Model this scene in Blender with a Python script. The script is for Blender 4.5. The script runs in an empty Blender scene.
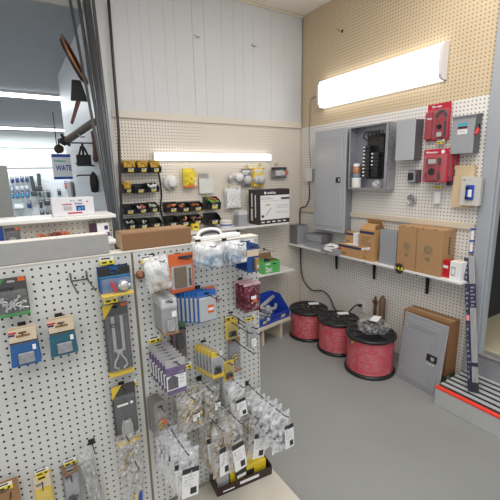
import bpy, bmesh, math, random
from mathutils import Vector, Matrix
random.seed(11)
C = bpy.context.scene.collection
SC = bpy.context.scene
PI = math.pi
# ---------------------------------------------------------------- camera
F = 368.342
RM = Matrix(((0.84604178, -0.12387966, 0.51852399),
             (-0.53270016, -0.15800429, 0.83142359),
             (-0.02106746, -0.97963691, -0.19966894)))
EYE = Vector((0, 0, 1.55))
cd = bpy.data.cameras.new('camera')
cd.sensor_width = 36; cd.lens = 36 * F / 500; cd.clip_start = 0.02
cam = bpy.data.objects.new('camera', cd); C.objects.link(cam)
M = Matrix(((RM[0][0], -RM[0][1], -RM[0][2], EYE.x), (RM[1][0], -RM[1][1], -RM[1][2], EYE.y),
            (RM[2][0], -RM[2][1], -RM[2][2], EYE.z), (0, 0, 0, 1)))
cam.matrix_world = M
SC.camera = cam
XW, YW, ZC, YG = 2.604, 3.115, 3.07, 1.393     # right wall, back wall, ceiling, display rack face

def sight(px, py, axis, val):
    """the point of a real plane (axis = val) seen at a photo pixel: used to survey sizes and places"""
    d = RM @ Vector((px - 250, py - 250, F))
    return EYE + d * ((val - EYE[axis]) / d[axis])
def uA(px, py, d=0): return sight(px, py, 1, YW - d)
def uB(px, py, d=0): return sight(px, py, 0, XW - d)
def uG(px, py, d=0): return sight(px, py, 1, YG - d)
def uF(px, py, z=0): return sight(px, py, 2, z)

# ---------------------------------------------------------------- materials
_mats = {}
def mat(name, col, rough=0.5, metal=0.0, var=0.0, scale=30.0, bump=0.0, emit=0.0, spec=0.5, coat=0.0):
    if name in _mats: return _mats[name]
    m = bpy.data.materials.new(name); m.use_nodes = True
    nt = m.node_tree; b = nt.nodes['Principled BSDF']
    b.inputs['Base Color'].default_value = (*col, 1)
    b.inputs['Roughness'].default_value = rough; b.inputs['Metallic'].default_value = metal
    b.inputs['Specular IOR Level'].default_value = spec
    b.inputs['Coat Weight'].default_value = coat
    if var or bump:
        tc = nt.nodes.new('ShaderNodeTexCoord'); n = nt.nodes.new('ShaderNodeTexNoise')
        n.inputs['Scale'].default_value = scale; n.inputs['Detail'].default_value = 5
        nt.links.new(tc.outputs['Object'], n.inputs['Vector'])
        if var:
            mx = nt.nodes.new('ShaderNodeMix'); mx.data_type = 'RGBA'
            mx.inputs[6].default_value = (*[max(0, c * (1 - var)) for c in col], 1)
            mx.inputs[7].default_value = (*[min(1, c * (1 + var)) for c in col], 1)
            nt.links.new(n.outputs['Fac'], mx.inputs[0]); nt.links.new(mx.outputs[2], b.inputs['Base Color'])
        if bump:
            bp = nt.nodes.new('ShaderNodeBump'); bp.inputs['Strength'].default_value = bump; bp.inputs['Distance'].default_value = 0.01
            nt.links.new(n.outputs['Fac'], bp.inputs['Height']); nt.links.new(bp.outputs['Normal'], b.inputs['Normal'])
    if emit:
        b.inputs['Emission Color'].default_value = (*col, 1); b.inputs['Emission Strength'].default_value = emit
    _mats[name] = m
    return m
def clear(name, col, fac=0.35, rough=0.15, scale=40.0, lo=0.5):
    """thin clear or milky plastic film: part see-through, part glossy"""
    if name in _mats: return _mats[name]
    m = bpy.data.materials.new(name); m.use_nodes = True
    nt = m.node_tree; b = nt.nodes['Principled BSDF']; out = nt.nodes['Material Output']
    b.inputs['Base Color'].default_value = (*col, 1); b.inputs['Roughness'].default_value = rough
    b.inputs['Specular IOR Level'].default_value = 0.8
    t = nt.nodes.new('ShaderNodeBsdfTransparent'); mx = nt.nodes.new('ShaderNodeMixShader')
    tc = nt.nodes.new('ShaderNodeTexCoord'); n = nt.nodes.new('ShaderNodeTexNoise'); n.inputs['Scale'].default_value = scale
    mr = nt.nodes.new('ShaderNodeMapRange'); mr.inputs[1].default_value = 0.35; mr.inputs[2].default_value = 0.65
    mr.inputs[3].default_value = fac * lo; mr.inputs[4].default_value = min(1, fac * (2 - lo))
    nt.links.new(tc.outputs['Object'], n.inputs['Vector']); nt.links.new(n.outputs['Fac'], mr.inputs[0])
    nt.links.new(mr.outputs[0], mx.inputs[0]); nt.links.new(t.outputs[0], mx.inputs[1]); nt.links.new(b.outputs[0], mx.inputs[2])
    nt.links.new(mx.outputs[0], out.inputs['Surface'])
    _mats[name] = m
    return m
def pegboard(name, col, hole, u, rad=0.13, rough=0.45, var=0.06, pitch=0.0254):
    """painted hardboard with round holes at one-inch pitch; u = in-plane horizontal axis (0 x, 1 y)"""
    m = bpy.data.materials.new(name); m.use_nodes = True
    nt = m.node_tree; N = nt.nodes; L = nt.links; b = N['Principled BSDF']
    tc = N.new('ShaderNodeTexCoord'); sp = N.new('ShaderNodeSeparateXYZ'); L.new(tc.outputs['Object'], sp.inputs[0])
    def frac(o):
        a = N.new('ShaderNodeMath'); a.operation = 'MULTIPLY'; a.inputs[1].default_value = 1 / pitch; L.new(o, a.inputs[0])
        f = N.new('ShaderNodeMath'); f.operation = 'FRACT'; L.new(a.outputs[0], f.inputs[0])
        s = N.new('ShaderNodeMath'); s.operation = 'SUBTRACT'; s.inputs[1].default_value = 0.5; L.new(f.outputs[0], s.inputs[0])
        q = N.new('ShaderNodeMath'); q.operation = 'POWER'; q.inputs[1].default_value = 2; L.new(s.outputs[0], q.inputs[0])
        return q
    q1 = frac(sp.outputs[u]); q2 = frac(sp.outputs[2])
    ad = N.new('ShaderNodeMath'); ad.operation = 'ADD'; L.new(q1.outputs[0], ad.inputs[0]); L.new(q2.outputs[0], ad.inputs[1])
    lt = N.new('ShaderNodeMath'); lt.operation = 'LESS_THAN'; lt.inputs[1].default_value = rad * rad; L.new(ad.outputs[0], lt.inputs[0])
    n = N.new('ShaderNodeTexNoise'); n.inputs['Scale'].default_value = 3; n.inputs['Detail'].default_value = 6; L.new(tc.outputs['Object'], n.inputs['Vector'])
    c1 = N.new('ShaderNodeMix'); c1.data_type = 'RGBA'
    c1.inputs[6].default_value = (*[c * (1 - var) for c in col], 1); c1.inputs[7].default_value = (*[min(1, c * (1 + var)) for c in col], 1)
    L.new(n.outputs['Fac'], c1.inputs[0])
    c2 = N.new('ShaderNodeMix'); c2.data_type = 'RGBA'; c2.inputs[7].default_value = (*hole, 1)
    L.new(lt.outputs[0], c2.inputs[0]); L.new(c1.outputs[2], c2.inputs[6]); L.new(c2.outputs[2], b.inputs['Base Color'])
    b.inputs['Roughness'].default_value = rough
    return m

# ---------------------------------------------------------------- mesh builder
class MB:
    def __init__(s): s.v = []; s.f = []; s.m = []; s.sm = []
    def add(s, vs, fs, mi=0, smooth=False):
        o = len(s.v); s.v += [tuple(v) for v in vs]
        for f in fs: s.f.append(tuple(i + o for i in f)); s.m.append(mi); s.sm.append(smooth)
        return s
    def box(s, x0, x1, y0, y1, z0, z1, mi=0):
        return s.add([(x0, y0, z0), (x1, y0, z0), (x1, y1, z0), (x0, y1, z0), (x0, y0, z1), (x1, y0, z1), (x1, y1, z1), (x0, y1, z1)],
                     [(3, 2, 1, 0), (4, 5, 6, 7), (0, 1, 5, 4), (1, 2, 6, 5), (2, 3, 7, 6), (3, 0, 4, 7)], mi)
    def hexa(s, lo, hi, mi=0):
        """eight corners: four of the bottom, four of the top, both counter-clockwise from above"""
        return s.add(list(lo) + list(hi), [(3, 2, 1, 0), (4, 5, 6, 7), (0, 1, 5, 4), (1, 2, 6, 5), (2, 3, 7, 6), (3, 0, 4, 7)], mi)
    def rbox(s, x0, x1, y0, y1, z0, z1, r=0.003, mi=0):
        """box with chamfered edges"""
        r = min(r, abs(x1 - x0) * .45, abs(y1 - y0) * .45, abs(z1 - z0) * .45)
        bm = bmesh.new(); bmesh.ops.create_cube(bm, size=1)
        for v in bm.verts:
            v.co = Vector((x0 if v.co.x < 0 else x1, y0 if v.co.y < 0 else y1, z0 if v.co.z < 0 else z1))
        bmesh.ops.bevel(bm, geom=list(bm.edges), offset=r, segments=2, profile=0.5, affect='EDGES')
        bm.verts.index_update()
        s.add([v.co[:] for v in bm.verts], [[v.index for v in f.verts] for f in bm.faces], mi)
        bm.free(); return s
    def cyl(s, p0, p1, r0, r1=None, n=12, mi=0, cap=True, smooth=True):
        p0 = Vector(p0); p1 = Vector(p1); r1 = r0 if r1 is None else r1
        d = (p1 - p0).normalized(); a = d.orthogonal().normalized(); b = d.cross(a)
        vs = []
        for p, r in ((p0, r0), (p1, r1)):
            for i in range(n):
                t = 2 * PI * i / n; vs.append(p + a * (r * math.cos(t)) + b * (r * math.sin(t)))
        s.add(vs, [(i, (i + 1) % n, n + (i + 1) % n, n + i) for i in range(n)], mi, smooth)
        if cap: s.add(vs[:n], [tuple(range(n))[::-1]], mi); s.add(vs[n:], [tuple(range(n))], mi)
        return s
    def tube(s, pts, r, n=8, mi=0):
        pts = [Vector(p) for p in pts]; vs = []; prev = None
        for k, p in enumerate(pts):
            d = ((pts[min(k + 1, len(pts) - 1)] - pts[max(k - 1, 0)])).normalized()
            if prev is None: a = d.orthogonal().normalized()
            else: a = (prev - d * prev.dot(d)).normalized()
            prev = a; b = d.cross(a)
            for i in range(n):
                t = 2 * PI * i / n; vs.append(p + a * (r * math.cos(t)) + b * (r * math.sin(t)))
        fs = [(k * n + i, k * n + (i + 1) % n, (k + 1) * n + (i + 1) % n, (k + 1) * n + i) for k in range(len(pts) - 1) for i in range(n)]
        s.add(vs, fs, mi, True)
        s.add(vs[:n], [tuple(range(n))[::-1]], mi); s.add(vs[-n:], [tuple(range(n))], mi)
        return s
    def lathe(s, prof, c=(0, 0, 0), n=32, mi=0, axis='z', smooth=True):
        """profile of (radius, height) turned round an axis"""
        vs = []
        for r, h in prof:
            for i in range(n):
                t = 2 * PI * i / n; x, y = r * math.cos(t), r * math.sin(t)
                v = (x, y, h) if axis == 'z' else ((x, h, y) if axis == 'y' else (h, x, y))
                vs.append((v[0] + c[0], v[1] + c[1], v[2] + c[2]))
        fs = []
        for k in range(len(prof) - 1):
            for i in range(n): fs.append((k * n + i, k * n + (i + 1) % n, (k + 1) * n + (i + 1) % n, (k + 1) * n + i))
        s.add(vs, fs, mi, smooth)
        if prof[0][0] > 1e-6: s.add(vs[:n], [tuple(range(n))[::-1]], mi)
        if prof[-1][0] > 1e-6: s.add(vs[-n:], [tuple(range(n))], mi)
        return s
    def prism(s, poly, a0, a1, axis='y', mi=0):
        """polygon in the plane across axis, pushed from a0 to a1; poly is (x,z) for y, (y,z) for x, (x,y) for z"""
        def P(u, v, a): return (u, a, v) if axis == 'y' else ((a, u, v) if axis == 'x' else (u, v, a))
        n = len(poly); vs = [P(u, v, a0) for u, v in poly] + [P(u, v, a1) for u, v in poly]
        s.add(vs, [(i, (i + 1) % n, n + (i + 1) % n, n + i) for i in range(n)], mi)
        s.add(vs[:n], [tuple(range(n))[::-1]], mi); s.add(vs[n:], [tuple(range(n))], mi)
        return s
    def ball(s, c, r, sz=(1, 1, 1), n=12, mi=0, jit=0.0, rng=random):
        k = n // 2; prof = []; vs = []; fs = []
        for j in range(k + 1):
            ph = PI * j / k
            for i in range(n):
                t = 2 * PI * i / n; rr = r * (1 + (rng.uniform(-jit, jit) if jit else 0))
                vs.append((c[0] + sz[0] * rr * math.sin(ph) * math.cos(t), c[1] + sz[1] * rr * math.sin(ph) * math.sin(t), c[2] + sz[2] * rr * math.cos(ph)))
        for j in range(k):
            for i in range(n): fs.append((j * n + i, (j + 1) * n + i, (j + 1) * n + (i + 1) % n, j * n + (i + 1) % n))
        return s.add(vs, fs, mi, jit == 0)
    def xf(s, Mx):
        s.v = [tuple(Mx @ Vector(v)) for v in s.v]; return s
    def build(s, name, mats, parent=None, loc=None, rz=0):
        me = bpy.data.meshes.new(name); me.from_pydata(s.v, [], s.f)
        for m in (mats if isinstance(mats, (list, tuple)) else [mats]): me.materials.append(m)
        me.polygons.foreach_set('material_index', s.m); me.polygons.foreach_set('use_smooth', s.sm)
        bm = bmesh.new(); bm.from_mesh(me); bmesh.ops.recalc_face_normals(bm, faces=bm.faces); bm.to_mesh(me); bm.free()
        me.update()
        o = bpy.data.objects.new(name, me); C.objects.link(o)
        if parent: o.parent = parent
        if loc is not None: o.location = loc
        if rz: o.rotation_euler = (0, 0, rz)
        return o

LABELS = {}
def tag(o, label, cat, group=None):
    o['label'] = label; o['category'] = cat
    if group: o['group'] = group
    return o
def thing(name, label, cat, loc=(0, 0, 0), rz=0, group=None, rot=None):
    o = bpy.data.objects.new(name, None); C.objects.link(o); o.empty_display_size = 0.03
    o.location = loc; o.rotation_euler = rot if rot else (0, 0, rz)
    return tag(o, label, cat, group)
def struct(o): o['kind'] = 'structure'; return o
def dup(root, loc, label=None, group=None, rot=None):
    r = root.copy(); C.objects.link(r); r.location = loc
    if rot is not None: r.rotation_euler = rot
    if label: r['label'] = label
    if group: r['group'] = group
    for ch in list(root.children):
        c = ch.copy(); C.objects.link(c); c.parent = r
        for g in list(ch.children):
            d = g.copy(); C.objects.link(d); d.parent = c
    return r
def text(name, s, size, material, parent, loc, rot=(PI / 2, 0, 0), width=None, label=None, bold=.025):
    """raised or printed lettering lying just proud of a face; faces local -Y by default"""
    cu = bpy.data.curves.new(name, 'FONT'); cu.body = s; cu.size = size; cu.extrude = 0.0003
    cu.offset = size * bold; cu.align_x = 'CENTER'; cu.align_y = 'CENTER'; cu.materials.append(material)
    o = bpy.data.objects.new(name, cu); C.objects.link(o); o.location = loc; o.rotation_euler = rot
    bpy.context.view_layer.update()
    dg = bpy.context.evaluated_depsgraph_get()
    me = bpy.data.meshes.new_from_object(o.evaluated_get(dg)); me.name = name
    bpy.data.objects.remove(o)
    o = bpy.data.objects.new(name, me); C.objects.link(o); o.location = loc; o.rotation_euler = rot
    if parent: o.parent = parent
    w = max(v.co.x for v in me.vertices) - min(v.co.x for v in me.vertices)
    if width:
        for v in me.vertices: v.co.x *= width / w
    return o
RB = -PI / 2            # things hung on the right-hand wall face -X
def spanB(tl, br, d):
    """corners seen on a face standing d proud of the right wall -> (base location, width, height)"""
    a, b = uB(*tl, d), uB(*br, d)
    return Vector((XW - d, (a.y + b.y) / 2, b.z)), a.y - b.y, a.z - b.z
def spanA(tl, br, d):
    a, b = uA(*tl, d), uA(*br, d)
    return Vector(((a.x + b.x) / 2, YW - d, b.z)), b.x - a.x, a.z - b.z
def spanG(tl, br, d):
    a, b = uG(*tl, d), uG(*br, d)
    return Vector(((a.x + b.x) / 2, YG - d, b.z)), b.x - a.x, a.z - b.z
# ---------------------------------------------------------------- palette
WHITE = mat('white_paint', (.78, .77, .74), .45, var=.04, scale=6)
CREAM = mat('cream_trim', (.72, .64, .50), .5, var=.06, scale=8)
CEIL = mat('ceiling_paint', (.80, .74, .66), .9, var=.06, scale=60, bump=.3)
PANEL = mat('panelling_paint', (.66, .665, .67), .5, var=.04, scale=3)
GREYM = mat('grey_metal', (.315, .32, .345), .38, .0, var=.04, scale=5)
GREYD = mat('grey_metal_dark', (.22, .22, .25), .42, .0, var=.06, scale=5)
PANELG = mat('panel_grey', (.42, .43, .46), .30, var=.03, scale=5)
GALV = mat('galvanised', (.36, .365, .40), .33, .5, var=.45, scale=60)
STEEL = mat('steel', (.58, .58, .58), .28, .6, var=.1)
DSTEEL = mat('dark_steel', (.035, .035, .038), .35, .4, var=.2)
CONDUIT = mat('conduit', (.10, .104, .112), .36, .5, var=.2, scale=12)
BLACK = mat('black_plastic', (.015, .015, .017), .35)
BLACKM = mat('black_matte', (.02, .02, .022), .7)
CARD = mat('cardboard', (.42, .24, .115), .85, var=.08, scale=25)
CARD2 = mat('cardboard_orange', (.50, .28, .12), .8, var=.08, scale=25)
CARDD = mat('cardboard_dark', (.24, .12, .055), .85, var=.1, scale=20)
TAPE = mat('parcel_tape', (.45, .31, .17), .25)
NAVY = mat('navy_print', (.02, .03, .10), .5)
RED = mat('red_plastic', (.50, .012, .02), .35)
REDP = mat('red_print', (.46, .012, .035), .5)
DRED = mat('dark_red', (.20, .012, .035), .45)
ORANGE = mat('orange_card', (.62, .12, .03), .45, var=.05)
YELLOW = mat('yellow_print', (.80, .60, .02), .5)
YELLOW2 = mat('yellow_plastic', (.82, .60, .03), .35, var=.05)
BLUE = mat('blue_plastic', (.02, .07, .42), .35)
BLUEC = mat('blue_card', (.012, .085, .25), .4, var=.06)
TEAL = mat('teal_card', (.012, .085, .13), .4, var=.06)
LBLUE = mat('light_blue', (.05, .32, .55), .45)
GREEN = mat('green_card', (.10, .48, .12), .5)
PURPLE = mat('purple_print', (.075, .016, .15), .45)
BRASS = mat('brass', (.50, .38, .17), .28, .8, var=.15)
COPPER = mat('copper', (.62, .26, .12), .3, .85, var=.15)
PAPER = mat('white_paper', (.80, .80, .80), .7)
PAPERT = mat('tan_header', (.62, .52, .38), .7, var=.05)
INK = mat('ink', (.03, .03, .035), .6)
INKG = mat('ink_grey', (.33, .33, .35), .6)
PINK = mat('pink_wire', (.58, .055, .085), .40, var=.12, scale=60)
WOOD = mat('pine_wood', (.66, .50, .31), .6, var=.12, scale=14)
WOODP = mat('pale_wood', (.66, .58, .46), .6, var=.08, scale=14)
TERRA = mat('brown_plastic', (.20, .06, .03), .5)
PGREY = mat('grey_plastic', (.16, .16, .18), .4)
PGREYL = mat('light_grey_plastic', (.34, .345, .37), .4)
AMBER = clear('amber_plastic', (.70, .40, .02), .75, .2)
CLEAR = clear('clear_blister', (.80, .82, .85), .06, .08, 60, .7)
CLEARM = clear('milky_blister', (.36, .37, .39), .15, .12, 60, .8)
BAG = clear('poly_bag', (.66, .66, .65), .30, .12, 55, .15)
BAGW = clear('white_poly_bag', (.80, .82, .84), .42, .3, 35, .4)
WRAP = clear('stretch_wrap', (.85, .75, .76), .09, .08, 25, .2)
WRAPB = clear('bundle_wrap', (.85, .86, .88), .13, .08, 45, .2)
BAGM = clear('frosted_poly_bag', (.76, .78, .81), .42, .14, 50, .35)
LAMP = mat('lamp_diffuser', (1, .985, .95), .4, emit=3.2)
LED = mat('led_tube', (1, .96, .92), .4, emit=2.4)
TUBE = mat('fluorescent_tube', (.93, .98, 1), .4, emit=5.0)

# ---------------------------------------------------------------- setting
b = MB().box(-4, XW, -4, YW, -.06, 0); struct(b.build('floor', mat('floor_paint', (.275, .283, .275), .42, var=.10, scale=2.2)))
b = MB().box(-4, XW + .1, -4, YW + .1, ZC, ZC + .06); struct(b.build('ceiling', CEIL))
PEGA = pegboard('pegboard_back', (.76, .70, .62), (.12, .07, .05), 0, rad=.185)
PEGB = pegboard('pegboard_right', (.76, .73, .69), (.05, .04, .04), 1, rad=.17)
PEGT = pegboard('pegboard_tan', (.62, .49, .325), (.14, .08, .04), 1, rad=.165)
PEGG = pegboard('pegboard_rack', (.585, .592, .572), (.004, .004, .005), 0, rad=.155, var=.10)
SEAM = 2.016
XA0 = .70
b = MB().box(XA0, XW, YW, YW + .1, 0, SEAM)                         # lower pegboard
struct(b.build('wall_back', PEGA))
xs = [uA(p, 70).x for p in (116, 131, 143, 152, 166, 176, 193.5, 205, 222, 234, 243, 253, 270.6, 283.5, 299.5)]
xs[0] = XA0; xs[-1] = XW
b = MB()
for i in range(len(xs) - 1):
    g = .0022 if i in (6,) else .0007
    b.box(xs[i] + (0 if i == 0 else g), xs[i + 1] - (0 if i == len(xs) - 2 else g * .6), YW - .012, YW + .1, SEAM + .05, ZC)
b.box(XA0, XW, YW, YW + .1, SEAM, ZC, 1)
struct(b.build('wall_back_panelling', [PANEL, mat('panel_gap', (.30, .30, .31), .8)]))
b = MB().rbox(XA0, XW - .012, YW - .022, YW, SEAM - .005, SEAM + .05, .004); struct(b.build('trim_back', mat('trim_cream', (.72, .66, .57), .5)))
YJ = 1.27                                                           # wall ends at the door jamb
b = MB().box(XW, XW + .1, YJ, YW + .1, 0, SEAM); struct(b.build('wall_right', PEGB))
b = MB().box(XW + .004, XW + .1, YJ, YW + .1, SEAM, ZC); struct(b.build('wall_right_upper', PEGT))
b = MB().box(XW - .012, XW, YJ + .0, YW, 0, .03); struct(b.build('baseboard_right', mat('dark_base', (.40, .38, .36), .5)))
b = MB().box(XA0, XW - .013, YW - .012, YW, 0, .03); struct(b.build('baseboard_back', _mats['dark_base']))
b = MB().rbox(XW - .012, XW, YW - .012, YW, .09, ZC, .003); struct(b.build('trim_corner', mat('trim_corner', (.60, .50, .38), .6)))
b = MB().rbox(XA0 + .01, XW, YW - .03, YW - .012, ZC - .022, ZC, .004); struct(b.build('trim_ceiling', CREAM))
# end of the back wall and the header over the opening to the next room
b = MB().rbox(XA0 - .10, XA0, YW - .02, YW + .16, 0, ZC, .006); struct(b.build('trim_opening', mat('opening_trim', (.66, .66, .65), .4)))
b = MB().box(-4, XA0 - .10, YW - .02, YW + .16, 2.80, ZC); struct(b.build('wall_header', CEIL))
# next room
b = MB().box(-6, 7, YW + .16, 12.0, 2.79, 2.85); struct(b.build('ceiling_next_room', mat('ceiling_grey', (.37, .385, .40), .8, var=.12, scale=2)))
b = MB().box(-6, 7, YW, 12.0, -.06, 0); struct(b.build('floor_next_room', mat('floor_next', (.3, .31, .32), .5)))
b = MB().box(-6, 7, 11.5, 11.6, 0, 2.79); struct(b.build('wall_far', mat('far_wall', (.70, .74, .76), .6, var=.04, scale=2)))
b = MB().box(-6, 7, 11.46, 11.5, 2.36, 2.79); b.box(-6, 7, 11.47, 11.5, 1.86, 1.885); struct(b.build('trim_far', mat('far_trim', (.66, .68, .66), .5)))
b = MB()
for k in range(15): b.add([(.608, YW + .17, .3 + k * .11), (.608, 5.35, .3 + k * .11), (.612, 5.35, .3 + k * .11 + .107), (.612, YW + .17, .3 + k * .11 + .107)], [(0, 1, 2, 3)])
b.box(.612, .70, YW + .17, 5.35, 0, 2.79)
struct(b.build('wall_siding', mat('siding', (.64, .66, .68), .5)))
b = MB()
for z in (2.2, 2.28): b.rbox(.585, .597, YW + .2, 5.3, z, z + .03, .003)
b.rbox(.583, .597, 4.95, 5.05, 0, 1.6); b.rbox(.583, .597, 4.55, 4.65, 0, 1.6)
b = MB().rbox(.57, .597, 4.98, 5.36, 0, 1.52, .01); struct(b.build('door_far', mat('far_door', (.36, .37, .36), .5)))
# doorway on the right, raised room behind it
ZD = .30
JAMB = mat('jamb_paint', (.36, .385, .42), .42, var=.05, scale=6)
b = MB().rbox(XW - .02, XW + .06, YJ - .085, YJ, .02, ZC, .006); b.rbox(XW - .0, XW + .055, YJ - .10, YJ - .083, ZD, ZC, .004)
struct(b.build('trim_door_right', JAMB))
b = MB().box(XW - .0, XW + .02, -1.2, YJ - .085, 0, ZD - .012); struct(b.build('wall_sill_riser', mat('riser_grey', (.28, .29, .31), .5, var=.1)))
b = MB().rbox(XW - .015, XW + .06, -1.2, YJ - .085, ZD - .012, ZD + .006, .004); struct(b.build('trim_threshold', STEEL))
b = MB().box(XW + .02, 4.6, -1.2, 1.9, ZD - .05, ZD - .002); struct(b.build('floor_side_room', mat('lino_beige', (.56, .50, .34), .5, var=.12, scale=40)))
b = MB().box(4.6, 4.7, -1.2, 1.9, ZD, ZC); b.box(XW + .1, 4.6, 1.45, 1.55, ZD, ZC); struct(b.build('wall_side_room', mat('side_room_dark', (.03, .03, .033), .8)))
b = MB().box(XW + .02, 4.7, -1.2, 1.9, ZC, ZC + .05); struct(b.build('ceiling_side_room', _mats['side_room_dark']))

# ---------------------------------------------------------------- light
w = bpy.data.worlds.new('world'); SC.world = w; w.use_nodes = True
w.node_tree.nodes['Background'].inputs[0].default_value = (.93, .96, 1, 1)
w.node_tree.nodes['Background'].inputs[1].default_value = .80
def area(name, loc, sx, sy, power, col=(1, .97, .93), rot=(0, 0, 0)):
    l = bpy.data.lights.new(name, 'AREA'); l.shape = 'RECTANGLE'; l.size = sx; l.size_y = sy; l.energy = power; l.color = col
    o = bpy.data.objects.new(name, l); C.objects.link(o); o.location = loc; o.rotation_euler = rot; return o
area('ceiling_lamp', (1.1, .9, ZC - .05), 2.6, 1.4, 50)
area('ceiling_lamp_aisle', (-.6, -.9, ZC - .05), 2.6, 1.4, 50)
area('ceiling_lamp_next_room', (-.3, 6.52, 2.68), 2.4, .3, 80, (.93, .98, 1))
area('ceiling_lamp_next_room_far', (.2, 10.6, 2.68), 2.4, .3, 60, (.93, .98, 1))
SC.view_settings.view_transform = 'Standard'; SC.view_settings.look = 'None'
SC.view_settings.exposure = 0.12; SC.view_settings.gamma = 1.0; SC.view_settings.use_curve_mapping = False
SC.cycles.transparent_max_bounces = 40
SC.cycles.max_bounces = 8
SC.cycles.use_denoising = True
# ================================================================ fixed furniture
# shelf boards on the right wall
SB = .82; SBD = .18
def bracket(loc, rz, label, arm=.15, drop=.15, m=None):
    """folded steel shelf bracket: upright leg on the wall, arm under the board, gusset"""
    t = MB()
    t.prism([(0, 0), (-arm, 0), (-arm, -.012), (-.022, -.03), (-.012, -drop), (0, -drop)], -.006, .006, 'y')
    t.box(-.004, 0, -.012, .012, -drop - .03, 0); t.box(-arm, 0, -.012, .012, -.004, 0)
    o = t.build('shelf_bracket', m or DSTEEL, None, loc, rz); return tag(o, label, 'bracket', 'black shelf brackets')
b = MB().rbox(XW - SBD, XW - .001, 1.25, YW - .014, SB - .018, SB, .003)
tag(b.build('wall_shelf', mat('shelf_white', (.78, .77, .76), .35, var=.03)), 'long white shelf on right pegboard wall carrying electrical boxes and cartons', 'shelf')
for px, py, lab in ((333.5, 250, 'black shelf bracket under the long white shelf, farthest from the door'), (371, 262, 'middle black bracket under the long white shelf'), (424, 276, 'black shelf bracket under the two plain cartons, nearest the door')):
    bracket((XW - .013, uB(px + 2, py + 12, .03).y, SB - .0185), 0, lab)
# shelf boards on the back wall
SA = 1.085
b = MB().rbox(.79, 2.25, YW - .25, YW - .001, SA - .018, SA, .003)
tag(b.build('wall_shelf', _mats['shelf_white']), 'white upper shelf on back pegboard wall under the black bins', 'shelf')
bracket((uA(243, 240, .1).x, YW - .001, SA - .0185), PI / 2, 'black bracket under the upper back wall shelf', .2, .12)
SA2 = .605
b = MB().rbox(.95, 2.30, YW - .28, YW - .001, SA2 - .018, SA2, .003)
tag(b.build('wall_shelf', _mats['shelf_white']), 'white lower shelf on back wall holding the green box', 'shelf')
bracket((1.5, YW - .001, SA2 - .0185), PI / 2, 'black bracket under the lower back wall shelf', .2, .12)
# display rack in front
XG0, XG1 = -1.2, .905
ZT = 1.272
def rack():
    t = thing('display_rack', 'freestanding white pegboard display rack hung with packaged hardware', 'display rack', (0, YG, 0))
    MB().box(XG0, .338, 0, .006, .13, ZT).build('peg_panel', PEGG, t)
    MB().box(.346, XG1, 0, .006, .13, ZT).build('peg_panel', PEGG, t)
    MB().box(XG0, XG1, .054, .06, .13, ZT).build('peg_panel', PEGG, t)
    s = MB(); s.rbox(.338, .346, -.006, .016, .1, ZT - .13, .002); s.rbox(  .3385, .3455, .0, .05, .1, ZT, .001)
    s.build('upright', mat('upright_metal', (.20, .165, .12), .35, .3, var=.1), t)
    MB().rbox(XG1 - .004, XG1 + .008, .0, .06, .0, ZT, .002).build('end_panel', mat('rack_edge', (.62, .62, .60), .45), t)
    MB().rbox(XG0, XG1 + .008, -.002, .062, ZT, ZT + .008, .002).build('top_cap', mat('rack_cap', (.66, .63, .57), .5), t)
    MB().rbox(XG0, XG1 + .008, -.50, -.002, .085, .115, .005).build('base_deck', mat('deck_board', (.58, .54, .47), .6, var=.12, scale=9), t)
    MB().rbox(XG0, XG1, -.49, -.48, .0, .085, .002).build('kick_plate', mat('kick', (.4, .4, .38), .5), t)
    return t
rack()
# second rack behind, at the left
Y2 = 2.0
def rack_behind():
    t = thing('display_rack', 'white pegboard display rack behind the front one, with white ledge shelf', 'display rack', (0, Y2, 0))
    x1 = .40
    MB().box(-1.4, x1, 0, .006, .1, 1.355).build('peg_panel', pegboard('pegboard_rack_behind', (.62, .58, .52), (.06, .05, .045), 0), t)
    MB().rbox(-1.4, x1 + .012, -.075, .16, 1.355, 1.372, .003).build('ledge_shelf', WHITE, t)
    MB().rbox(-1.4, x1 - .02, -.22, -.001, 1.247, 1.262, .003).build('lower_shelf', WHITE, t)
    MB().rbox(x1 - .004, x1 + .004, 0, .10, 0, 1.354, .002).build('end_panel', WHITE, t)
    MB().box(-1.4, x1, .094, .10, .1, 1.355).build('peg_panel', _mats.get('white_paint'), t)
rack_behind()
# lamp fitting on right wall
def wall_lamp():
    d = .075
    a, c = uB(317, 80, d), uB(442, 41, d); e, f = uB(317, 108, d), uB(442, 80, d)
    y0, y1 = (a.y + e.y) / 2, (c.y + f.y) / 2; z1 = (a.z + c.z) / 2; z0 = (e.z + f.z) / 2; h = z1 - z0; L = y0 - y1
    t = thing('wall_lamp', 'long lit wraparound fluorescent lamp high on right pegboard wall', 'lamp', (XW + .003, (y0 + y1) / 2, z0), RB)
    prof = [(-.005, .012), (-.055, .012), (-.074, .045), (-.078, h / 2), (-.074, h - .045), (-.055, h - .012), (-.005, h - .012)]
    MB().prism([(y, z) for y, z in prof], -L / 2 + .022, L / 2 - .022, 'x').build('diffuser', LAMP, t)
    for s in (-1, 1):
        o = MB().prism([(y * 1.04 - .001, z + (.006 if z > h / 2 else -.006)) for y, z in prof], s * L / 2, s * (L / 2 - .022), 'x').build('end_cap', mat('lamp_endcap', (.72, .71, .70), .4), t)
    MB().box(-L / 2 + .02, L / 2 - .02, -.006, -.001, .0, h).build('back_plate', WHITE, t)
wall_lamp()
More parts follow.
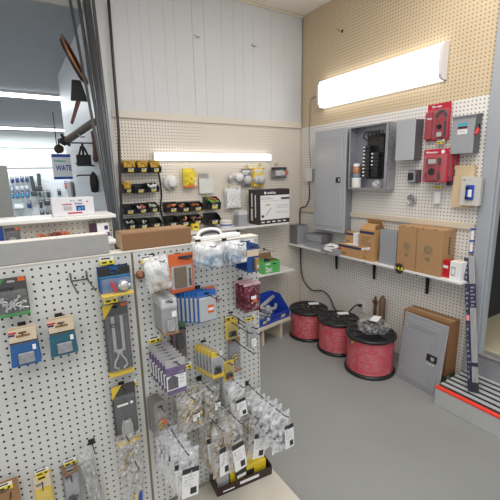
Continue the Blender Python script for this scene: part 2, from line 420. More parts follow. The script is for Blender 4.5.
def led():
    loc, W, H = spanA((153, 152), (272, 161), .04)
    t = thing('led_batten', 'slim lit tube lamp on back wall above the black bins', 'lamp', loc + Vector((0, .04, 0)))
    MB().rbox(-W / 2 + .012, W / 2 - .012, -.042, -.012, .004, H - .004, .012).build('tube', LED, t)
    MB().rbox(-W / 2, W / 2, -.012, -.001, 0, H, .003).build('housing', WHITE, t)
    for s in (-1, 1): MB().rbox(*sorted((s * W / 2, s * (W / 2 - .012))), -.043, -.012, .002, H - .002, .004).build('end_cap', WHITE, t)
led()
for k, (y, lab) in enumerate(((6.52, 'nearer long lit ceiling lamp in the next room'), (10.6, 'farther long lit ceiling lamp in the next room, above the far wall'))):
    t = thing('ceiling_lamp', lab, 'lamp', (-.4, y, 2.79), 0, 'ceiling lamps in the next room')
    MB().rbox(-2.2, 2.2, -.06, .06, -.035, 0, .005).build('housing', WHITE, t)
    for s in (-1, 1): MB().cyl((-2.18, s * .03, -.055), (2.18, s * .03, -.055), .02).build('tube', TUBE, t)
# step
def step():
    z = .135; x0 = 2.225; y1 = YJ - .02
    t = thing('door_step', 'grey step with black and white ribbed tread and red nosing below doorway', 'step', (x0, 0, 0))
    MB().rbox(0, XW - x0 - .001, -.9, y1, 0, z - .006, .003).build('step_box', mat('step_grey', (.46, .465, .46), .6, var=.08, scale=7), t)
    s = MB(); n = 6; w = (XW - x0 - .03) / n
    for i in range(n): s.rbox(.028 + i * w + w * .48, .028 + (i + 1) * w - .002, -.9, y1 - .002, z - .008, z + .002, .0015)
    s.build('tread_ribs', mat('tread_white', (.62, .63, .66), .4, .3), t)
    MB().box(.024, XW - x0 - .002, -.9, y1 - .004, z - .007, z - .004).build('tread_mat', BLACKM, t)
    s = MB(); s.cyl((.012, -.9, z - .008), (.012, y1, z - .008), .014, n=14); s.rbox(.004, .026, -.9, y1, z - .014, z + .003, .004)
    s.build('nosing', mat('nosing_red', (.80, .045, .02), .4), t)
step()
# ================================================================ right wall: electrical gear
def screws(t, pts, y, r=.004):
    for x, z in pts: MB().cyl((x, y + .001, z), (x, y - .002, z), r, n=8).build('screw_head', STEEL, t)
def load_cover():
    """grey panelboard with closed door, shut"""
    d = .10
    loc, W, H = spanB((316, 132), (344.5, 233.5), d)
    t = thing('electrical_panel', 'large closed grey electrical panel with embossed door on right wall', 'electrical panel', loc + Vector((d - .012, 0, 0)), RB)
    MB().rbox(-W / 2 + .012, W / 2 - .012, -d + .02, .008, .012, H - .012, .003).build('box_body', GREYD, t)
    MB().rbox(-W / 2, W / 2, -d, -d + .018, 0, H, .004).build('cover', PANELG, t)
    s = MB(); dx0, dx1 = -W / 2 + .035, W / 2 - .03
    s.rbox(dx0, dx1, -d - .006, -d - .0002, .05, H - .05, .003)
    for k in range(3):
        x = dx1 - .03 - k * .035; s.rbox(x - .004, x + .004, -d - .009, -d - .005, .08, H - .08, .002)
    s.rbox(dx0 + .015, dx1 - .14, -d - .009, -d - .005, H - .09, H - .082, .002)
    dr = s.build('door', PANELG, t)
    s = MB(); s.rbox(dx1 - .075, dx1 - .022, -d - .012, -d - .006, H * .49, H * .49 + .05, .002); s.build('latch', BLACK, dr)
    s = MB(); s.rbox(dx1 - .04, dx1 - .026, -d - .015, -d - .011, H * .49 + .01, H * .49 + .04, .002); s.build('latch_button', STEEL, dr)
    screws(t, [(-W / 2 + .016, .03), (W / 2 - .014, .03), (-W / 2 + .016, H - .03), (W / 2 - .014, H - .03), (-W / 2 + .016, H / 2), (W / 2 - .014, H / 2)], -d, .005)
load_cover()
def open_panel():
    d = .11
    loc, W, H = spanB((350, 127.5), (386, 190), d)
    t = thing('breaker_box', 'open grey breaker box with exposed black breakers on right wall', 'breaker box', loc + Vector((d - .012, 0, 0)), RB)
    s = MB(); w = .006
    s.box(-W / 2, W / 2, .0, .008, 0, H)
    for x in (-W / 2, W / 2 - w): s.box(x, x + w, -d + .012, .0, 0, H)
    s.box(-W / 2 + w, W / 2 - w, -d + .012, 0, 0, w); s.box(-W / 2 + w, W / 2 - w, -d + .012, 0, H - w, H)
    s.box(-W / 2, -W / 2 + .012, -d + .01, -d + .016, 0, H); s.box(W / 2 - .026, W / 2, -d + .01, -d + .016, 0, H)
    s.box(-W / 2 + .012, W / 2 - .026, -d + .01, -d + .016, 0, .014); s.box(-W / 2 + .012, W / 2 - .026, -d + .01, -d + .016, H - .012, H)
    s.build('box_body', [GALV], t)
    for z in (H - .05, H - .08):
        for x in (-.05, 0, .06): MB().cyl((x, -.001, z), (x, -.003, z), .009, n=10).build('knockout', GREYD, t)
    for z in (.08, .16, .24, .32, .4): MB().cyl((W / 2, -.06, min(z, H - .04)), (W / 2 + .0015, -.06, min(z, H - .04)), .012, n=12).build('knockout', GREYD, t)
    bp = MB().rbox(-.075, .095, -.02, -.001, .085, H - .075, .004).build('bus_plate', BLACK, t)
    for col, x0, x1 in ((0, -.068, .002), (1, .02, .09)):
        for k in range(9 if col == 0 else 7):
            z = .1 + k * .029
            br = MB().rbox(x0, x1, -.075, -.021, z, z + .0265, .002).build('breaker', BLACK, t)
            m = MB()
            if col == 0: m.rbox(x0 + .005, x0 + .024, -.082, -.0755, z + .008, z + .02, .002)
            else: m.rbox(x0 + .004, x0 + .02, -.082, -.0755, z + .008, z + .02, .002)
            m.build('toggle', PAPER if col == 0 or k > 2 else BLACK, br)
    s = MB()
    for k in range(4): s.cyl((-.04 + k * .035, -.05, H - .085), (-.04 + k * .035, -.05, H - .045), .009, n=10)
    s.build('lugs', DSTEEL, t)
    s = MB().tube([(-.06, -.04, H - .12), (-.09, -.05, H - .09), (-.08, -.04, H - .05), (.02, -.045, H - .06), (.08, -.05, H - .10)], .006); s.build('wiring', BLACKM, t)
    base = loc + Vector((d - .012, 0, 0)); R = Matrix.Rotation(RB, 3, 'Z')
    def inside(x, y, z): return base + R @ Vector((x, y, z))
    # things standing on the floor of the open box
    t2 = thing('jar', 'white plastic tub standing at the bottom left inside the open breaker box', 'tub', inside(-W / 2 + .055, -.055, w))
    MB().lathe([(.038, 0), (.041, .01), (.041, .082), (.038, .088)], n=20).build('body', WHITE, t2)
    MB().lathe([(.043, .078), (.043, .09), (.0, .09)], n=20).build('lid', PAPER, t2)
    t2 = thing('spool', 'small blue topped spool on the white tub inside the open breaker box', 'spool', inside(-W / 2 + .055, -.055, w + .091))
    MB().lathe([(.032, 0), (.036, .004), (.036, .03), (.032, .034)], n=20).build('body', mat('spool_blue', (.20, .26, .34), .4), t2)
    t2 = thing('jar', 'amber jar with white cap, topmost of the jars inside the open breaker box', 'jar', inside(-W / 2 + .052, -.055, w + .126))
    MB().lathe([(.034, 0), (.035, .004), (.035, .05), (.026, .058), (.026, .062)], n=20).build('body', mat('jar_amber', (.42, .18, .09), .3, var=.5, scale=60), t2)
    MB().lathe([(.028, .06), (.028, .085), (0, .086)], n=20).build('cap', PAPER, t2)
    t2 = thing('plastic_bag', 'crumpled white plastic bag at the bottom right inside the open breaker box', 'bag', inside(.075, -.055, w))
    m = MB(); m.ball((0, 0, .035), .045, (1, .7, .8), n=14, jit=.16); m.build('bag_film', BAGW, t2)
open_panel()
def enclosure():
    d = .10
    loc, W, H = spanB((397.5, 121), (413.8, 160), d)
    t = thing('metal_enclosure', 'plain grey rectangular metal enclosure on right wall beside the red meters', 'enclosure', loc + Vector((d - .006, 0, 0)), RB)
    MB().hexa([(-W / 2 + .006, -d + .006, .006), (W / 2 - .004, -d + .006, .006), (W / 2 - .004, .002, .0), (-W / 2 + .006, .002, 0)],
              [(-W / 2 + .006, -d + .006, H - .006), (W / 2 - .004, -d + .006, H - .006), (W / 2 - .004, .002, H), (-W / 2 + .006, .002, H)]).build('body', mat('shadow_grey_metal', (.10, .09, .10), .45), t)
    s = MB().rbox(-W / 2, W / 2, -d, -d + .007, 0, H, .003); s.build('cover', PANELG, t)
    screws(t, [(-W / 2 + .012, .012), (W / 2 - .012, H - .012), (0, .009)], -d, .003)
enclosure()
def safety_switch():
    d = .085
    loc, W, H = spanB((453.5, 116), (472.5, 153), d)
    t = thing('safety_switch', 'grey safety switch box with red side handle on right wall', 'switch box', loc + Vector((d - .006, 0, 0)), RB)
    MB().rbox(-W / 2 + .004, W / 2 - .002, -d + .012, .004, .004, H - .004, .004).build('body', mat('slate_metal', (.12, .12, .13), .45), t)
    MB().rbox(-W / 2, W / 2, -d, -d + .012, 0, H - .014, .003).build('front_cover', GREYM, t)
    MB().hexa([(-W / 2 - .003, -d - .008, H - .018), (W / 2 + .003, -d - .008, H - .018), (W / 2 + .003, .004, H - .002), (-W / 2 - .003, .004, H - .002)],
              [(-W / 2 - .003, -d - .008, H - .008), (W / 2 + .003, -d - .008, H - .008), (W / 2 + .003, .004, H + .006), (-W / 2 - .003, .004, H + .006)]).build('rain_hood', GREYD, t)
    y = -d - .0012; lx0, lx1 = -W * .22, W * .20; lz0, lz1 = H * .5, H * .78
    s = MB(); s.box(lx0, lx1, y, y + .001, lz0, lz1, 0); s.box(lx0, lx1, y - .0004, y, lz1 - .016, lz1, 1); s.box(lx0, lx1, y - .0004, y, lz1 - .033, lz1 - .018, 2)
    s.box(lx0, lx1, y - .0004, y, lz1 - .037, lz1 - .033, 3)
    for k in range(4): s.box(lx0 + .006, lx1 - .008, y - .0004, y, lz0 + .008 + k * .008, lz0 + .0105 + k * .008, 4)
    lab = s.build('label_plate', [PAPER, mat('cyan_print', (.03, .36, .50), .5), INK, REDP, INKG], t); lab['label'] = 'white label with blue and black bands'
    s = MB(); hx = W / 2 + .010
    s.tube([(hx - .012, -.04, H * .60), (hx, -.04, H * .60), (hx + .004, -.05, H * .66), (hx + .004, -.065, H * .72)], .005); arm = s.build('handle_arm', DSTEEL, t)
    s = MB(); s.tube([(hx + .003, -.09, H * .46), (hx + .006, -.083, H * .52), (hx + .004, -.065, H * .6)], .011, n=10); s.build('handle', RED, t)['label'] = 'red handle'
safety_switch()
# carded meters
def meter_card(name, label, tl, br, d, style, grp=None):
    loc, W, H = spanB(tl, br, d + .035)
    t = thing(name, label, 'meter', Vector((XW - d, loc.y, loc.z)), RB, grp)
    s = MB(); s.rbox(-W / 2, W / 2, -.004, 0, 0, H, .0012); s.build('card', REDP, t)
    s = MB(); s.rbox(-W / 2 + .004, W / 2 - .004, -.036, -.0045, .006, H * .84, .010); s.build('bubble', CLEAR, t)
    if style == 'clamp':
        cx = W * .17
        s = MB(); s.rbox(cx - .030, cx + .030, -.031, -.008, .012, H * .60, .008); bd = s.build('meter_body', mat('meter_red', (.30, .008, .02), .35), t)
        s = MB(); pts = [(cx + .034 * math.cos(a), -.02, H * .64 + .036 * math.sin(a)) for a in [PI * (-.08 + 1.16 * k / 14) for k in range(15)]]
        s.tube(pts, .009, 8); s.build('clamp_jaw', BLACKM, t)
        s = MB(); s.rbox(cx - .018, cx + .018, -.033, -.031, .022, .052, .002); s.build('screen', mat('lcd', (.42, .44, .42), .3), bd)
        s = MB(); s.lathe([(.017, -.036), (.017, -.031)], (cx, 0, H * .35), 16, axis='y'); s.rbox(cx - .003, cx + .003, -.039, -.036, H * .35 - .014, H * .35 + .014, .001); s.build('dial', BLACKM, bd)
        s = MB(); s.rbox(cx - .034, cx - .028, -.030, -.009, .02, H * .5, .003); s.rbox(cx + .028, cx + .034, -.030, -.009, .02, H * .5, .003); s.build('grip', BLACKM, bd)
        s = MB(); s.rbox(-W / 2 + .004, -W / 2 + W * .30, -.032, -.006, .008, H * .78, .003); s.build('inner_box', mat('deep_red', (.34, .01, .03), .45), t)
        text('lettering', 'Milwaukee', .016, PAPER, t, (-W * .28, -.0326, H * .60), width=W * .22)
        text('lettering', 'Milwaukee', .02, PAPER, t, (-W * .1, -.0046, H * .92), width=W * .42)
    else:
        cx = -W * .03
        s = MB(); s.rbox(cx - .042, cx + .042, -.034, -.008, .012, H * .78, .010); bd = s.build('meter_body', mat('meter_red', (.30, .008, .02), .35), t)
        s = MB(); s.rbox(cx - .028, cx + .028, -.0365, -.034, H * .57, H * .70, .002); s.build('screen', mat('lcd', (.42, .44, .42), .3), bd)
        s = MB(); s.lathe([(.024, -.039), (.024, -.034)], (cx, 0, H * .33), 18, axis='y'); s.rbox(cx - .003, cx + .003, -.043, -.039, H * .33 - .02, H * .33 + .02, .001); s.build('dial', BLACKM, bd)
        s = MB()
        for k in range(4): s.rbox(cx - .03 + k * .016, cx - .019 + k * .016, -.036, -.034, H * .48, H * .52, .001)
        s.build('buttons', BLACKM, bd)
        s = MB(); s.rbox(cx - .049, cx - .041, -.033, -.009, .02, H * .3, .003); s.rbox(cx + .041, cx + .049, -.033, -.009, .02, H * .3, .003); s.rbox(cx - .049, cx - .041, -.033, -.009, H * .52, H * .74, .003); s.rbox(cx + .041, cx + .049, -.033, -.009, H * .52, H * .74, .003)
        s.build('grip', BLACKM, bd)
        s = MB(); s.lathe([(.013, -.0052), (.013, -.0042)], (W * .27, 0, H * .915), 14, axis='y'); s.build('badge', PAPER, t)
        text('lettering', 'Milwaukee', .02, PAPER, t, (-W * .15, -.0046, H * .91), width=W * .5)
    return t
meter_card('clamp_meter', 'red carded clamp meter hanging above the red multimeters', (425.5, 105), (446, 139), .02, 'clamp')
m1 = meter_card('multimeter', 'frontmost red carded multimeter under the clamp meter', (421.5, 150), (444, 182.5), .10, 'multi', 'carded multimeters on one hook')
for k, lab in enumerate(('second red carded multimeter, just behind the frontmost one', 'rearmost red carded multimeter, nearest the pegboard')):
    dup(m1, m1.location + Vector((.04 * (k + 1), -.012 * (k + 1), .004)), lab)
def price_tag(loc, rz, label, w=.05, grp='yellow price tags'):
    t = thing('price_tag', label, 'price tag', loc, rz, grp)
    s = MB(); h = w * .60; s.box(-w / 2, w / 2, -.0015, 0, 0, h, 0); s.box(-w / 2, w / 2, -.0021, -.0015, 0, h * .56, 1)
    s.box(-w * .36, -w * .02, -.0026, -.0021, h * .18, h * .40, 2); s.box(w * .18, w * .36, -.0026, -.0021, h * .14, h * .44, 2)
    s.box(-w * .4, w * .25, -.0022, -.0015, h * .70, h * .88, 2)
    s.build('tag_plate', [PAPER, mat('tag_yellow', (.82, .66, .03), .5), INK], t); return t
def tagB(px, py, lab, d=.004): price_tag(uB(px, py + 1.5, d), RB, lab, .055)
tagB(440.5, 142.5, 'yellow price tag between the clamp meter and the multimeters', .03)
tagB(437.5, 187, 'yellow price tag under the red multimeters', .03)
def wire_hook(loc, rz, label, L=.12, grp='pegboard hooks', double=False, m=None):
    t = thing('peg_hook', label, 'hook', loc, rz, grp)
    s = MB()
    for x in ((-.0, ) if not double else (-.013, .013)):
        s.tube([(x, .004, .0), (x, -.008, .001), (x, -L * .5, -.002), (x, -L * .93, .004), (x, -L, .014)], .0022, 6)
    s.build('wire', m or DSTEEL, t)
    s = MB(); s.rbox(-.012 if not double else -.02, .012 if not double else .02, -.003, -.0005, -.012, .012, .001); s.build('back_clip', m or DSTEEL, t)
    return t
def single_breaker():
    loc, W, H = spanB((408, 170), (414.5, 183), .05)
    t = thing('circuit_breaker', 'small black and grey circuit breaker on right wall above the coiled ring', 'breaker', Vector((XW - .001, loc.y, loc.z)), RB)
    MB().rbox(-W / 2, W / 2, -.03, 0, 0, H, .003).build('body', mat('dark_grey_brown', (.10, .07, .08), .5), t)
    MB().rbox(-W / 2, W / 2 - .004, -.05, -.0305, .004, H - .004, .003).build('front', GREYM, t)
    MB().rbox(-W / 2 + .006, W / 2 - .01, -.058, -.0505, H * .25, H * .78, .003).build('switch_block', BLACK, t)
    MB().rbox(W / 2 + .001, W / 2 + .022, -.035, 0, .002, H, .003).build('side_plate', mat('maroon_grey', (.10, .06, .075), .5), t)
single_breaker()
def coil_ring():
    c = uB(412, 199.5, .012)
    t = thing('wire_ring', 'round coil of grey wire hanging on right wall under the small breaker', 'coil', (XW - .001, c.y, c.z), RB)
    s = MB(); rng = random.Random(5)
    for k in range(5):
        r = .034 + rng.uniform(-.004, .004); ph = rng.uniform(0, 6)
        s.tube([(r * math.cos(a * 2 * PI / 24 + ph), -.01 - .003 * k + .002 * math.sin(a), r * math.sin(a * 2 * PI / 24 + ph)) for a in range(25)], .003, 6)
    s.build('wire_loops', STEEL, t)
    MB().lathe([(.024, -.012), (.024, -.004)], n=18, axis='y').build('disc', mat('pale_disc', (.5, .5, .52), .4, .2), t)
    MB().tube([(-.03, -.018, .012), (0, -.022, .005), (.03, -.018, -.012)], .003).build('tie', BLACKM, t)
coil_ring()
def clear_pack():
    loc, W, H = spanB((427.5, 188), (444.5, 208.5), .04)
    t = thing('clear_pack', 'clear blister pack holding a white switch, under the multimeters', 'pack', Vector((XW - .004, loc.y, loc.z)), RB)
    MB().rbox(-W / 2, W / 2, -.003, 0, 0, H, .001).build('back_film', CLEAR, t)
    MB().rbox(-W * .36, W * .40, -.036, -.004, H * .06, H * .9, .008).build('bubble', CLEAR, t)
    MB().rbox(-W * .14, W * .16, -.03, -.006, H * .2, H * .82, .004).build('contents', PAPER, t)
clear_pack()
def wood_block():
    loc, W, H = spanB((455, 165.5), (471, 208), .03)
    t = thing('wood_board', 'short pine board mounted upright on right wall behind the inlet box', 'board', Vector((XW - .001, loc.y, loc.z)), RB)
    MB().rbox(-W / 2, W / 2, -.036, 0, 0, H, .002).build('board', WOOD, t)
    lo2, W2, H2 = spanB((462, 177), (478.5, 206), .075)
    t = thing('inlet_box', 'pale grey inlet box with blue fitting mounted on the pine board', 'electrical box', Vector((XW - .0375, lo2.y, lo2.z)), RB)
    MB().rbox(-W2 / 2, W2 / 2, -.034, -.0, 0, H2, .005).build('body', mat('pale_grey', (.50, .48, .45), .4), t)
    MB().rbox(-W2 / 2 - .002, W2 / 2 + .002, -.040, -.0345, -.002, H2 + .002, .004).build('cover', mat('pale_grey2', (.58, .56, .52), .4), t)
    x0 = W2 * .05
    MB().rbox(-W2 * .2, W2 * .22, -.052, -.0405, H2 * .2, H2 * .72, .003).build('recess_plate', BLUE, t)
    MB().rbox(-W2 * .02, W2 * .16, -.062, -.0525, H2 * .3, H2 * .56, .003).build('socket_block', PAPER, t)
    s = MB()
    for z in (.27, .62): s.cyl((-W2 * .08, -.0525, H2 * z), (-W2 * .08, -.066, H2 * z), .009, n=12)
    s.build('terminals', BLACK, t)
    s = MB(); s.box(-W2 * .40, -W2 * .28, -.0408, -.0402, H2 * .88, H2 * .91); s.build('print', INK, t)
wood_block()
def blue_pack():
    loc, W, H = spanB((449, 167.5), (455.5, 185), .05)
    t = thing('carded_pack', 'small blue carded pack with black part hanging beside the pine board', 'pack', Vector((XW - .03, loc.y, loc.z)), RB)
    MB().rbox(-W / 2, W / 2, -.003, 0, 0, H, .001).build('card', BLUE, t)
    s = MB(); s.ball((-W * .3, -.02, H * .4), .018, n=10); s.rbox(-W * .65, 0, -.03, -.006, -.005, H * .3, .006); s.rbox(-W * .2, W * .2, -.024, -.004, H * .5, H * .9, .006); s.build('contents', BLACK, t)
    wire_hook((XW, loc.y, loc.z + H * .86), RB, 'black peg hook holding the small blue pack beside the pine board', .04)
blue_pack()
wire_hook((XW, uB(444, 139, .02).y + .06, uB(436, 108, .01).z - .006), RB, 'black peg hook holding the red clamp meter', .045)
wire_hook((XW, m1.location.y - .02, m1.location.z + .195), RB, 'black peg hook holding the red multimeters', .12)
# wooden rail
b = MB().rbox(XW - .02, XW - .001, YJ + .012, YW - .014, 1.152, 1.196, .003)
tag(b.build('wood_rail', WOODP), 'long pale wooden rail across the right wall above the shelf', 'rail')
# white tube with blue caps by the door frame
t = thing('capped_tube', 'thin white tube with blue caps standing upright beside the door frame', 'tube', (XW - .018, 1.29, uB(476, 254, .02).z))
MB().cyl((0, 0, .0), (0, 0, .17), .011).build('tube', PAPER, t)
for z in (0, .08, .16): MB().cyl((0, 0, z), (0, 0, z + .012), .014).build('cap', BLUE, t)
# wiring on the wall
def wire_thing(name, label, cat, pts, r, m, n=7):
    o = MB().tube(pts, r, n).build(name, m); return tag(o, label, cat)
def smooth(pts, k=6):
    P = [Vector(p) for p in pts]; out = []
    for i in range(len(P) - 1):
        p0 = P[max(i - 1, 0)]; p1 = P[i]; p2 = P[i + 1]; p3 = P[min(i + 2, len(P) - 1)]
        for j in range(k):
            t = j / k
            out.append(.5 * ((2 * p1) + (-p0 + p2) * t + (2 * p0 - 5 * p1 + 4 * p2 - p3) * t * t + (-p0 + 3 * p1 - 3 * p2 + p3) * t ** 3))
    out.append(P[-1]); return out
loc, W, H = spanB((305, 169), (311.5, 181), .04)
t = thing('switch_box', 'small white switch box with black cord on right wall by the corner', 'switch', Vector((XW - .001, loc.y, loc.z)), RB)
MB().rbox(-W / 2, W / 2, -.034, 0, 0, H, .003).build('box_body', mat('switch_grey', (.45, .43, .42), .4), t)
MB().rbox(-W / 2 - .003, W / 2 + .003, -.039, -.0345, -.003, H + .003, .003).build('cover_plate', mat('plate_white', (.72, .71, .70), .4), t)
MB().rbox(-.006, .006, -.046, -.0395, H * .42, H * .6, .002).build('toggle', PAPER, t)
sw = loc
wire_thing('wall_conduit', 'thin grey wire run from the wall lamp down to the switch box', 'wire',
           smooth([uB(318, 96, .006), uB(311.5, 98.5, .006), uB(310, 103, .006), uB(309.5, 120, .006), uB(309, 140, .006), Vector((XW - .006, sw.y, sw.z + H + .002))]), .0035, mat('wire_grey', (.25, .25, .26), .5))
wire_thing('power_cord', 'black cord from the small switch box down behind the shelf to the wall outlet', 'cord',
           smooth([Vector((XW - .03, sw.y - .0, sw.z - .004)), uB(309.5, 196, .012), uB(306, 206, .03), uB(300.5, 208.5, .03), uB(300, 220, .014), Vector((XW - .022, uB(300, 232, .02).y, SB + .02)),
                   ]), .006, BLACKM)
wire_thing('power_cord', 'black cord drooping below the long shelf down to the wall outlet', 'cord',
           smooth([Vector((XW - .02, uB(301, 247, .015).y, SB - .02)), uB(301, 268, .012), uB(304, 281, .012), uB(312, 290, .02), uB(323, 291, .02), uB(330, 298, .02), uB(335, 309, .03), uB(344, 314.5, .05), uB(350, 311, .06), uB(354, 306.5, .05), uB(358, 304.5, .035)]), .006, BLACKM)
loc, W, H = spanB((358.5, 301), (364.5, 313.5), .008)
t = thing('wall_outlet', 'white wall outlet with a black plug, above the floor reels', 'outlet', Vector((XW - .001, loc.y, loc.z)), RB)
MB().rbox(-W / 2, W / 2, -.007, 0, 0, H, .002).build('cover_plate', mat('plate_white', (.72, .71, .70), .4), t)
for z in (.28, .72):
    MB().rbox(-.014, .014, -.010, -.0075, H * z - .013, H * z + .013, .003).build('socket', mat('pale_grey2', (.58, .56, .52), .4), t)
MB().rbox(-.016, .013, -.04, -.0105, H * .72 - .012, H * .72 + .012, .005).build('plug', BLACK, t)
# pipe fittings beside the outlet
t = thing('brass_valve', 'slim dark brass valve stem standing behind the third wire reel', 'valve', (XW - .06, uB(374, 330, .06).y, 0))
zv = uB(374, 296, .06).z
MB().tube([(0, 0, 0), (0, 0, zv - .06)], .014, 10).build('pipe', mat('tarnished_brass', (.20, .12, .06), .4, .6, var=.3), t)
MB().lathe([(.02, zv - .06), (.022, zv - .05), (.012, zv - .03), (.008, zv), (0, zv)], n=12).build('stem', mat('dark_bronze', (.07, .045, .03), .4, .5), t)
MB().tube([(.0, -.03, zv - .045), (0, .03, zv - .045)], .008).build('handle', mat('rusty', (.28, .09, .04), .6), t)
t = thing('pipe_nipple', 'thicker upright brass pipe standing behind the third wire reel', 'pipe', (XW - .06, uB(381, 330, .06).y, 0))
zv = uB(381, 298, .06).z
MB().lathe([(.026, 0), (.026, zv - .01), (.022, zv), (.0, zv)], n=16).build('pipe', mat('old_pipe', (.20, .13, .08), .45, .5, var=.2), t)
MB().lathe([(.016, zv), (.016, zv + .02), (0, zv + .022)], n=12).build('plug', _mats['tarnished_brass'], t)

# ================================================================ cartons and boxes on the long shelf
def prints(s, W, y, specs, mi):
    for x0, x1, z0, z1 in specs: s.box(x0, x1, y - .0006, y, z0, z1, mi)
def shelf_box(name, label, cat, tl, br, depth_back, m, front=SBD - .005, zbase=None, dd=None):
    """box standing on the long shelf; returns the root, width, depth, height"""
    loc, W, H = spanB(tl, br, front)
    z = SB + .0005 if zbase is None else zbase
    ztop = uB(tl[0], tl[1], front).z
    t = thing(name, label, cat, (XW - front, loc.y, z), RB)
    H = ztop - z; D = dd or (front - depth_back)
    return t, W, D, H
# tall grey box at the corner
t, W, D, H = shelf_box('metal_box', 'tall narrow dark grey metal box in the corner end of the long shelf', 'metal box', (289.8, 224.5), (297.2, 243), .03, GREYD, front=.165)
MB().rbox(-W / 2, W / 2, .003, D, 0, H - .004, .003).build('body', PGREYL, t)
MB().rbox(-W / 2 + .01, W / 2 + .002, -.002, .0025, .002, H - .008, .002).build('cover', PGREY, t)  # cover darker than the body: shade on the front face put into its colour
MB().rbox(-W / 2 - .002, W / 2 + .002, -.003, D + .002, H - .0035, H, .002).build('lid', PGREY, t)
# flat grey boxes stack
t, W, D, H = shelf_box('metal_box', 'lower flat grey metal box of the stack beside the tall corner box', 'metal box', (303, 240), (322, 247), .02, GREYM, front=.165)
H = .062; W = .225
MB().rbox(-W / 2, W / 2, 0, D, 0, H - .014, .003).build('body', PGREYL, t)
MB().rbox(-W / 2 - .002, W / 2 + .002, -.002, D + .002, H - .0135, H, .003).build('lid', PGREYL, t)
st = t.location.copy()
t = thing('metal_box', 'upper flat grey metal box of the stack beside the tall corner box', 'metal box', st + Vector((.01, -.01, H + .0005)), RB)
MB().rbox(-W / 2, W / 2, 0, D - .02, 0, .078, .004).build('body', PGREY, t)
MB().rbox(-W / 2 + .004, W / 2 - .004, -.004, -.0005, .006, .072, .002).build('cover', PGREYL, t)
MB().box(-W / 2 + .01, -W / 2 + .05, -.0046, -.0041, .014, .03).build('print', INKG, t)
# flat box with papers
t, W, D, H = shelf_box('metal_box', 'low flat grey box lying under white paper on the long shelf', 'metal box', (319, 242), (341, 251), .02, GREYM, front=.20)
H = .045; W = .24; D = .17
MB().rbox(-W / 2, W / 2, 0, D, 0, H, .004).build('body', PGREYL, t)
MB().rbox(-W / 2 - .002, W / 2 + .002, -.002, D + .002, H - .010, H + .002, .003).build('lid', PGREYL, t)
fl = t.location.copy()
m = MB(); rng = random.Random(3); n = 6
vs = [(-.07 + .14 * i / n, -.0 + .10 * j / n, .014 + rng.uniform(-.010, .012)) for j in range(n + 1) for i in range(n + 1)]
m.add(vs, [(j * (n + 1) + i, j * (n + 1) + i + 1, (j + 1) * (n + 1) + i + 1, (j + 1) * (n + 1) + i) for j in range(n) for i in range(n)])
m.box(-.05, .05, .02, .09, 0, .004); m.hexa([(-.06, -.028, -.022), (.045, -.026, -.03), (.045, -.0255, -.03), (-.06, -.0275, -.022)], [(-.06, -.024, .003), (.05, -.024, .003), (.05, .004, .006), (-.06, .004, .006)])
o = m.build('crumpled_paper', PAPER, None, fl + Vector((.02, .0, H + .003)), RB + .2); tag(o, 'crumpled white paper sheet lying on the low grey box', 'paper')
t = thing('red_cap', 'small red plastic cap lying on the low grey box beside the paper', 'cap', fl + Vector((.03, -.105, H + .003)))
MB().lathe([(.012, 0), (.014, .004), (.014, .02), (.010, .024), (0, .024)], n=14).build('cap_body', RED, t)
# cardboard low box + small box on top
def flap_box(name, label, tl, br, depth_back, m, front, band=None, zbase=None, Hov=None, D=None):
    t, W, Dd, H = shelf_box(name, label, 'carton', tl, br, depth_back, m, front=front, zbase=zbase)
    H = Hov or H; D = D or Dd
    MB().rbox(-W / 2, W / 2, 0, D, 0, H, .002).build('carton_body', m, t)
    if band: MB().box(-W / 2 + .002, W / 2 - .002, -.0006, -.0001, H * band[0], H * band[1]).build('band', NAVY, t)['label'] = 'navy printed band'
    return t, W, D, H
t, W, D, H = flap_box('carton', 'low long cardboard carton with navy band on the long shelf', (338.5, 243), (361, 256), .02, CARD2, .175, (.74, .93))
s = MB()
for x in (-W * .38, -W * .28, -W * .2): s.box(x, x + .01, -.0008, -.0002, H * .15, H * .32)
s.build('print', INK, t); lowc = (t.location.copy(), W, D, H)
MB().rbox(-W * .3, W * .42, .02, D * .75, H, H + .0015, .0005).build('paper_label', PAPER, t)
t, W, D, H = flap_box('carton', 'small cardboard carton with white side sitting on the low long carton', (346, 231.5), (353, 242), .03, CARD2, .11, (.74, .92), zbase=lowc[0].z + lowc[3] + .002, D=.075)
MB().rbox(W / 2 + .0005, W / 2 + .055, -.0, .073, 0, H * .98, .002).build('white_side', PAPER, t)
s = MB()
for x in (-W * .3, -W * .1): s.box(x, x + .008, -.0008, -.0002, H * .1, H * .25)
s.build('print', INK, t)
# tall carton, flap open
t, W, D, H = flap_box('carton', 'tall cardboard carton with its top flap standing open on the long shelf', (359.5, 228.5), (373, 262), .04, CARD2, .17, (.86, .94))
MB().hexa([(-W / 2 + .002, .01, H + .0), (W / 2 - .002, .01, H), (W / 2 - .002, .014, H), (-W / 2 + .002, .014, H)],
          [(-W / 2 + .008, D * .45, H + .045), (W / 2 - .008, D * .45, H + .045), (W / 2 - .008, D * .45 + .004, H + .043), (-W / 2 + .008, D * .45 + .004, H + .043)]).build('front_flap', CARD2, t)
MB().hexa([(-W / 2 + .002, D - .006, H), (W / 2 - .002, D - .006, H), (W / 2 - .002, D - .002, H), (-W / 2 + .002, D - .002, H)],
          [(-W / 2 + .004, D * .62, H + .082), (W / 2 - .004, D * .62, H + .082), (W / 2 - .004, D * .62 + .004, H + .084), (-W / 2 + .004, D * .62 + .004, H + .084)]).build('back_flap', CARD2, t)
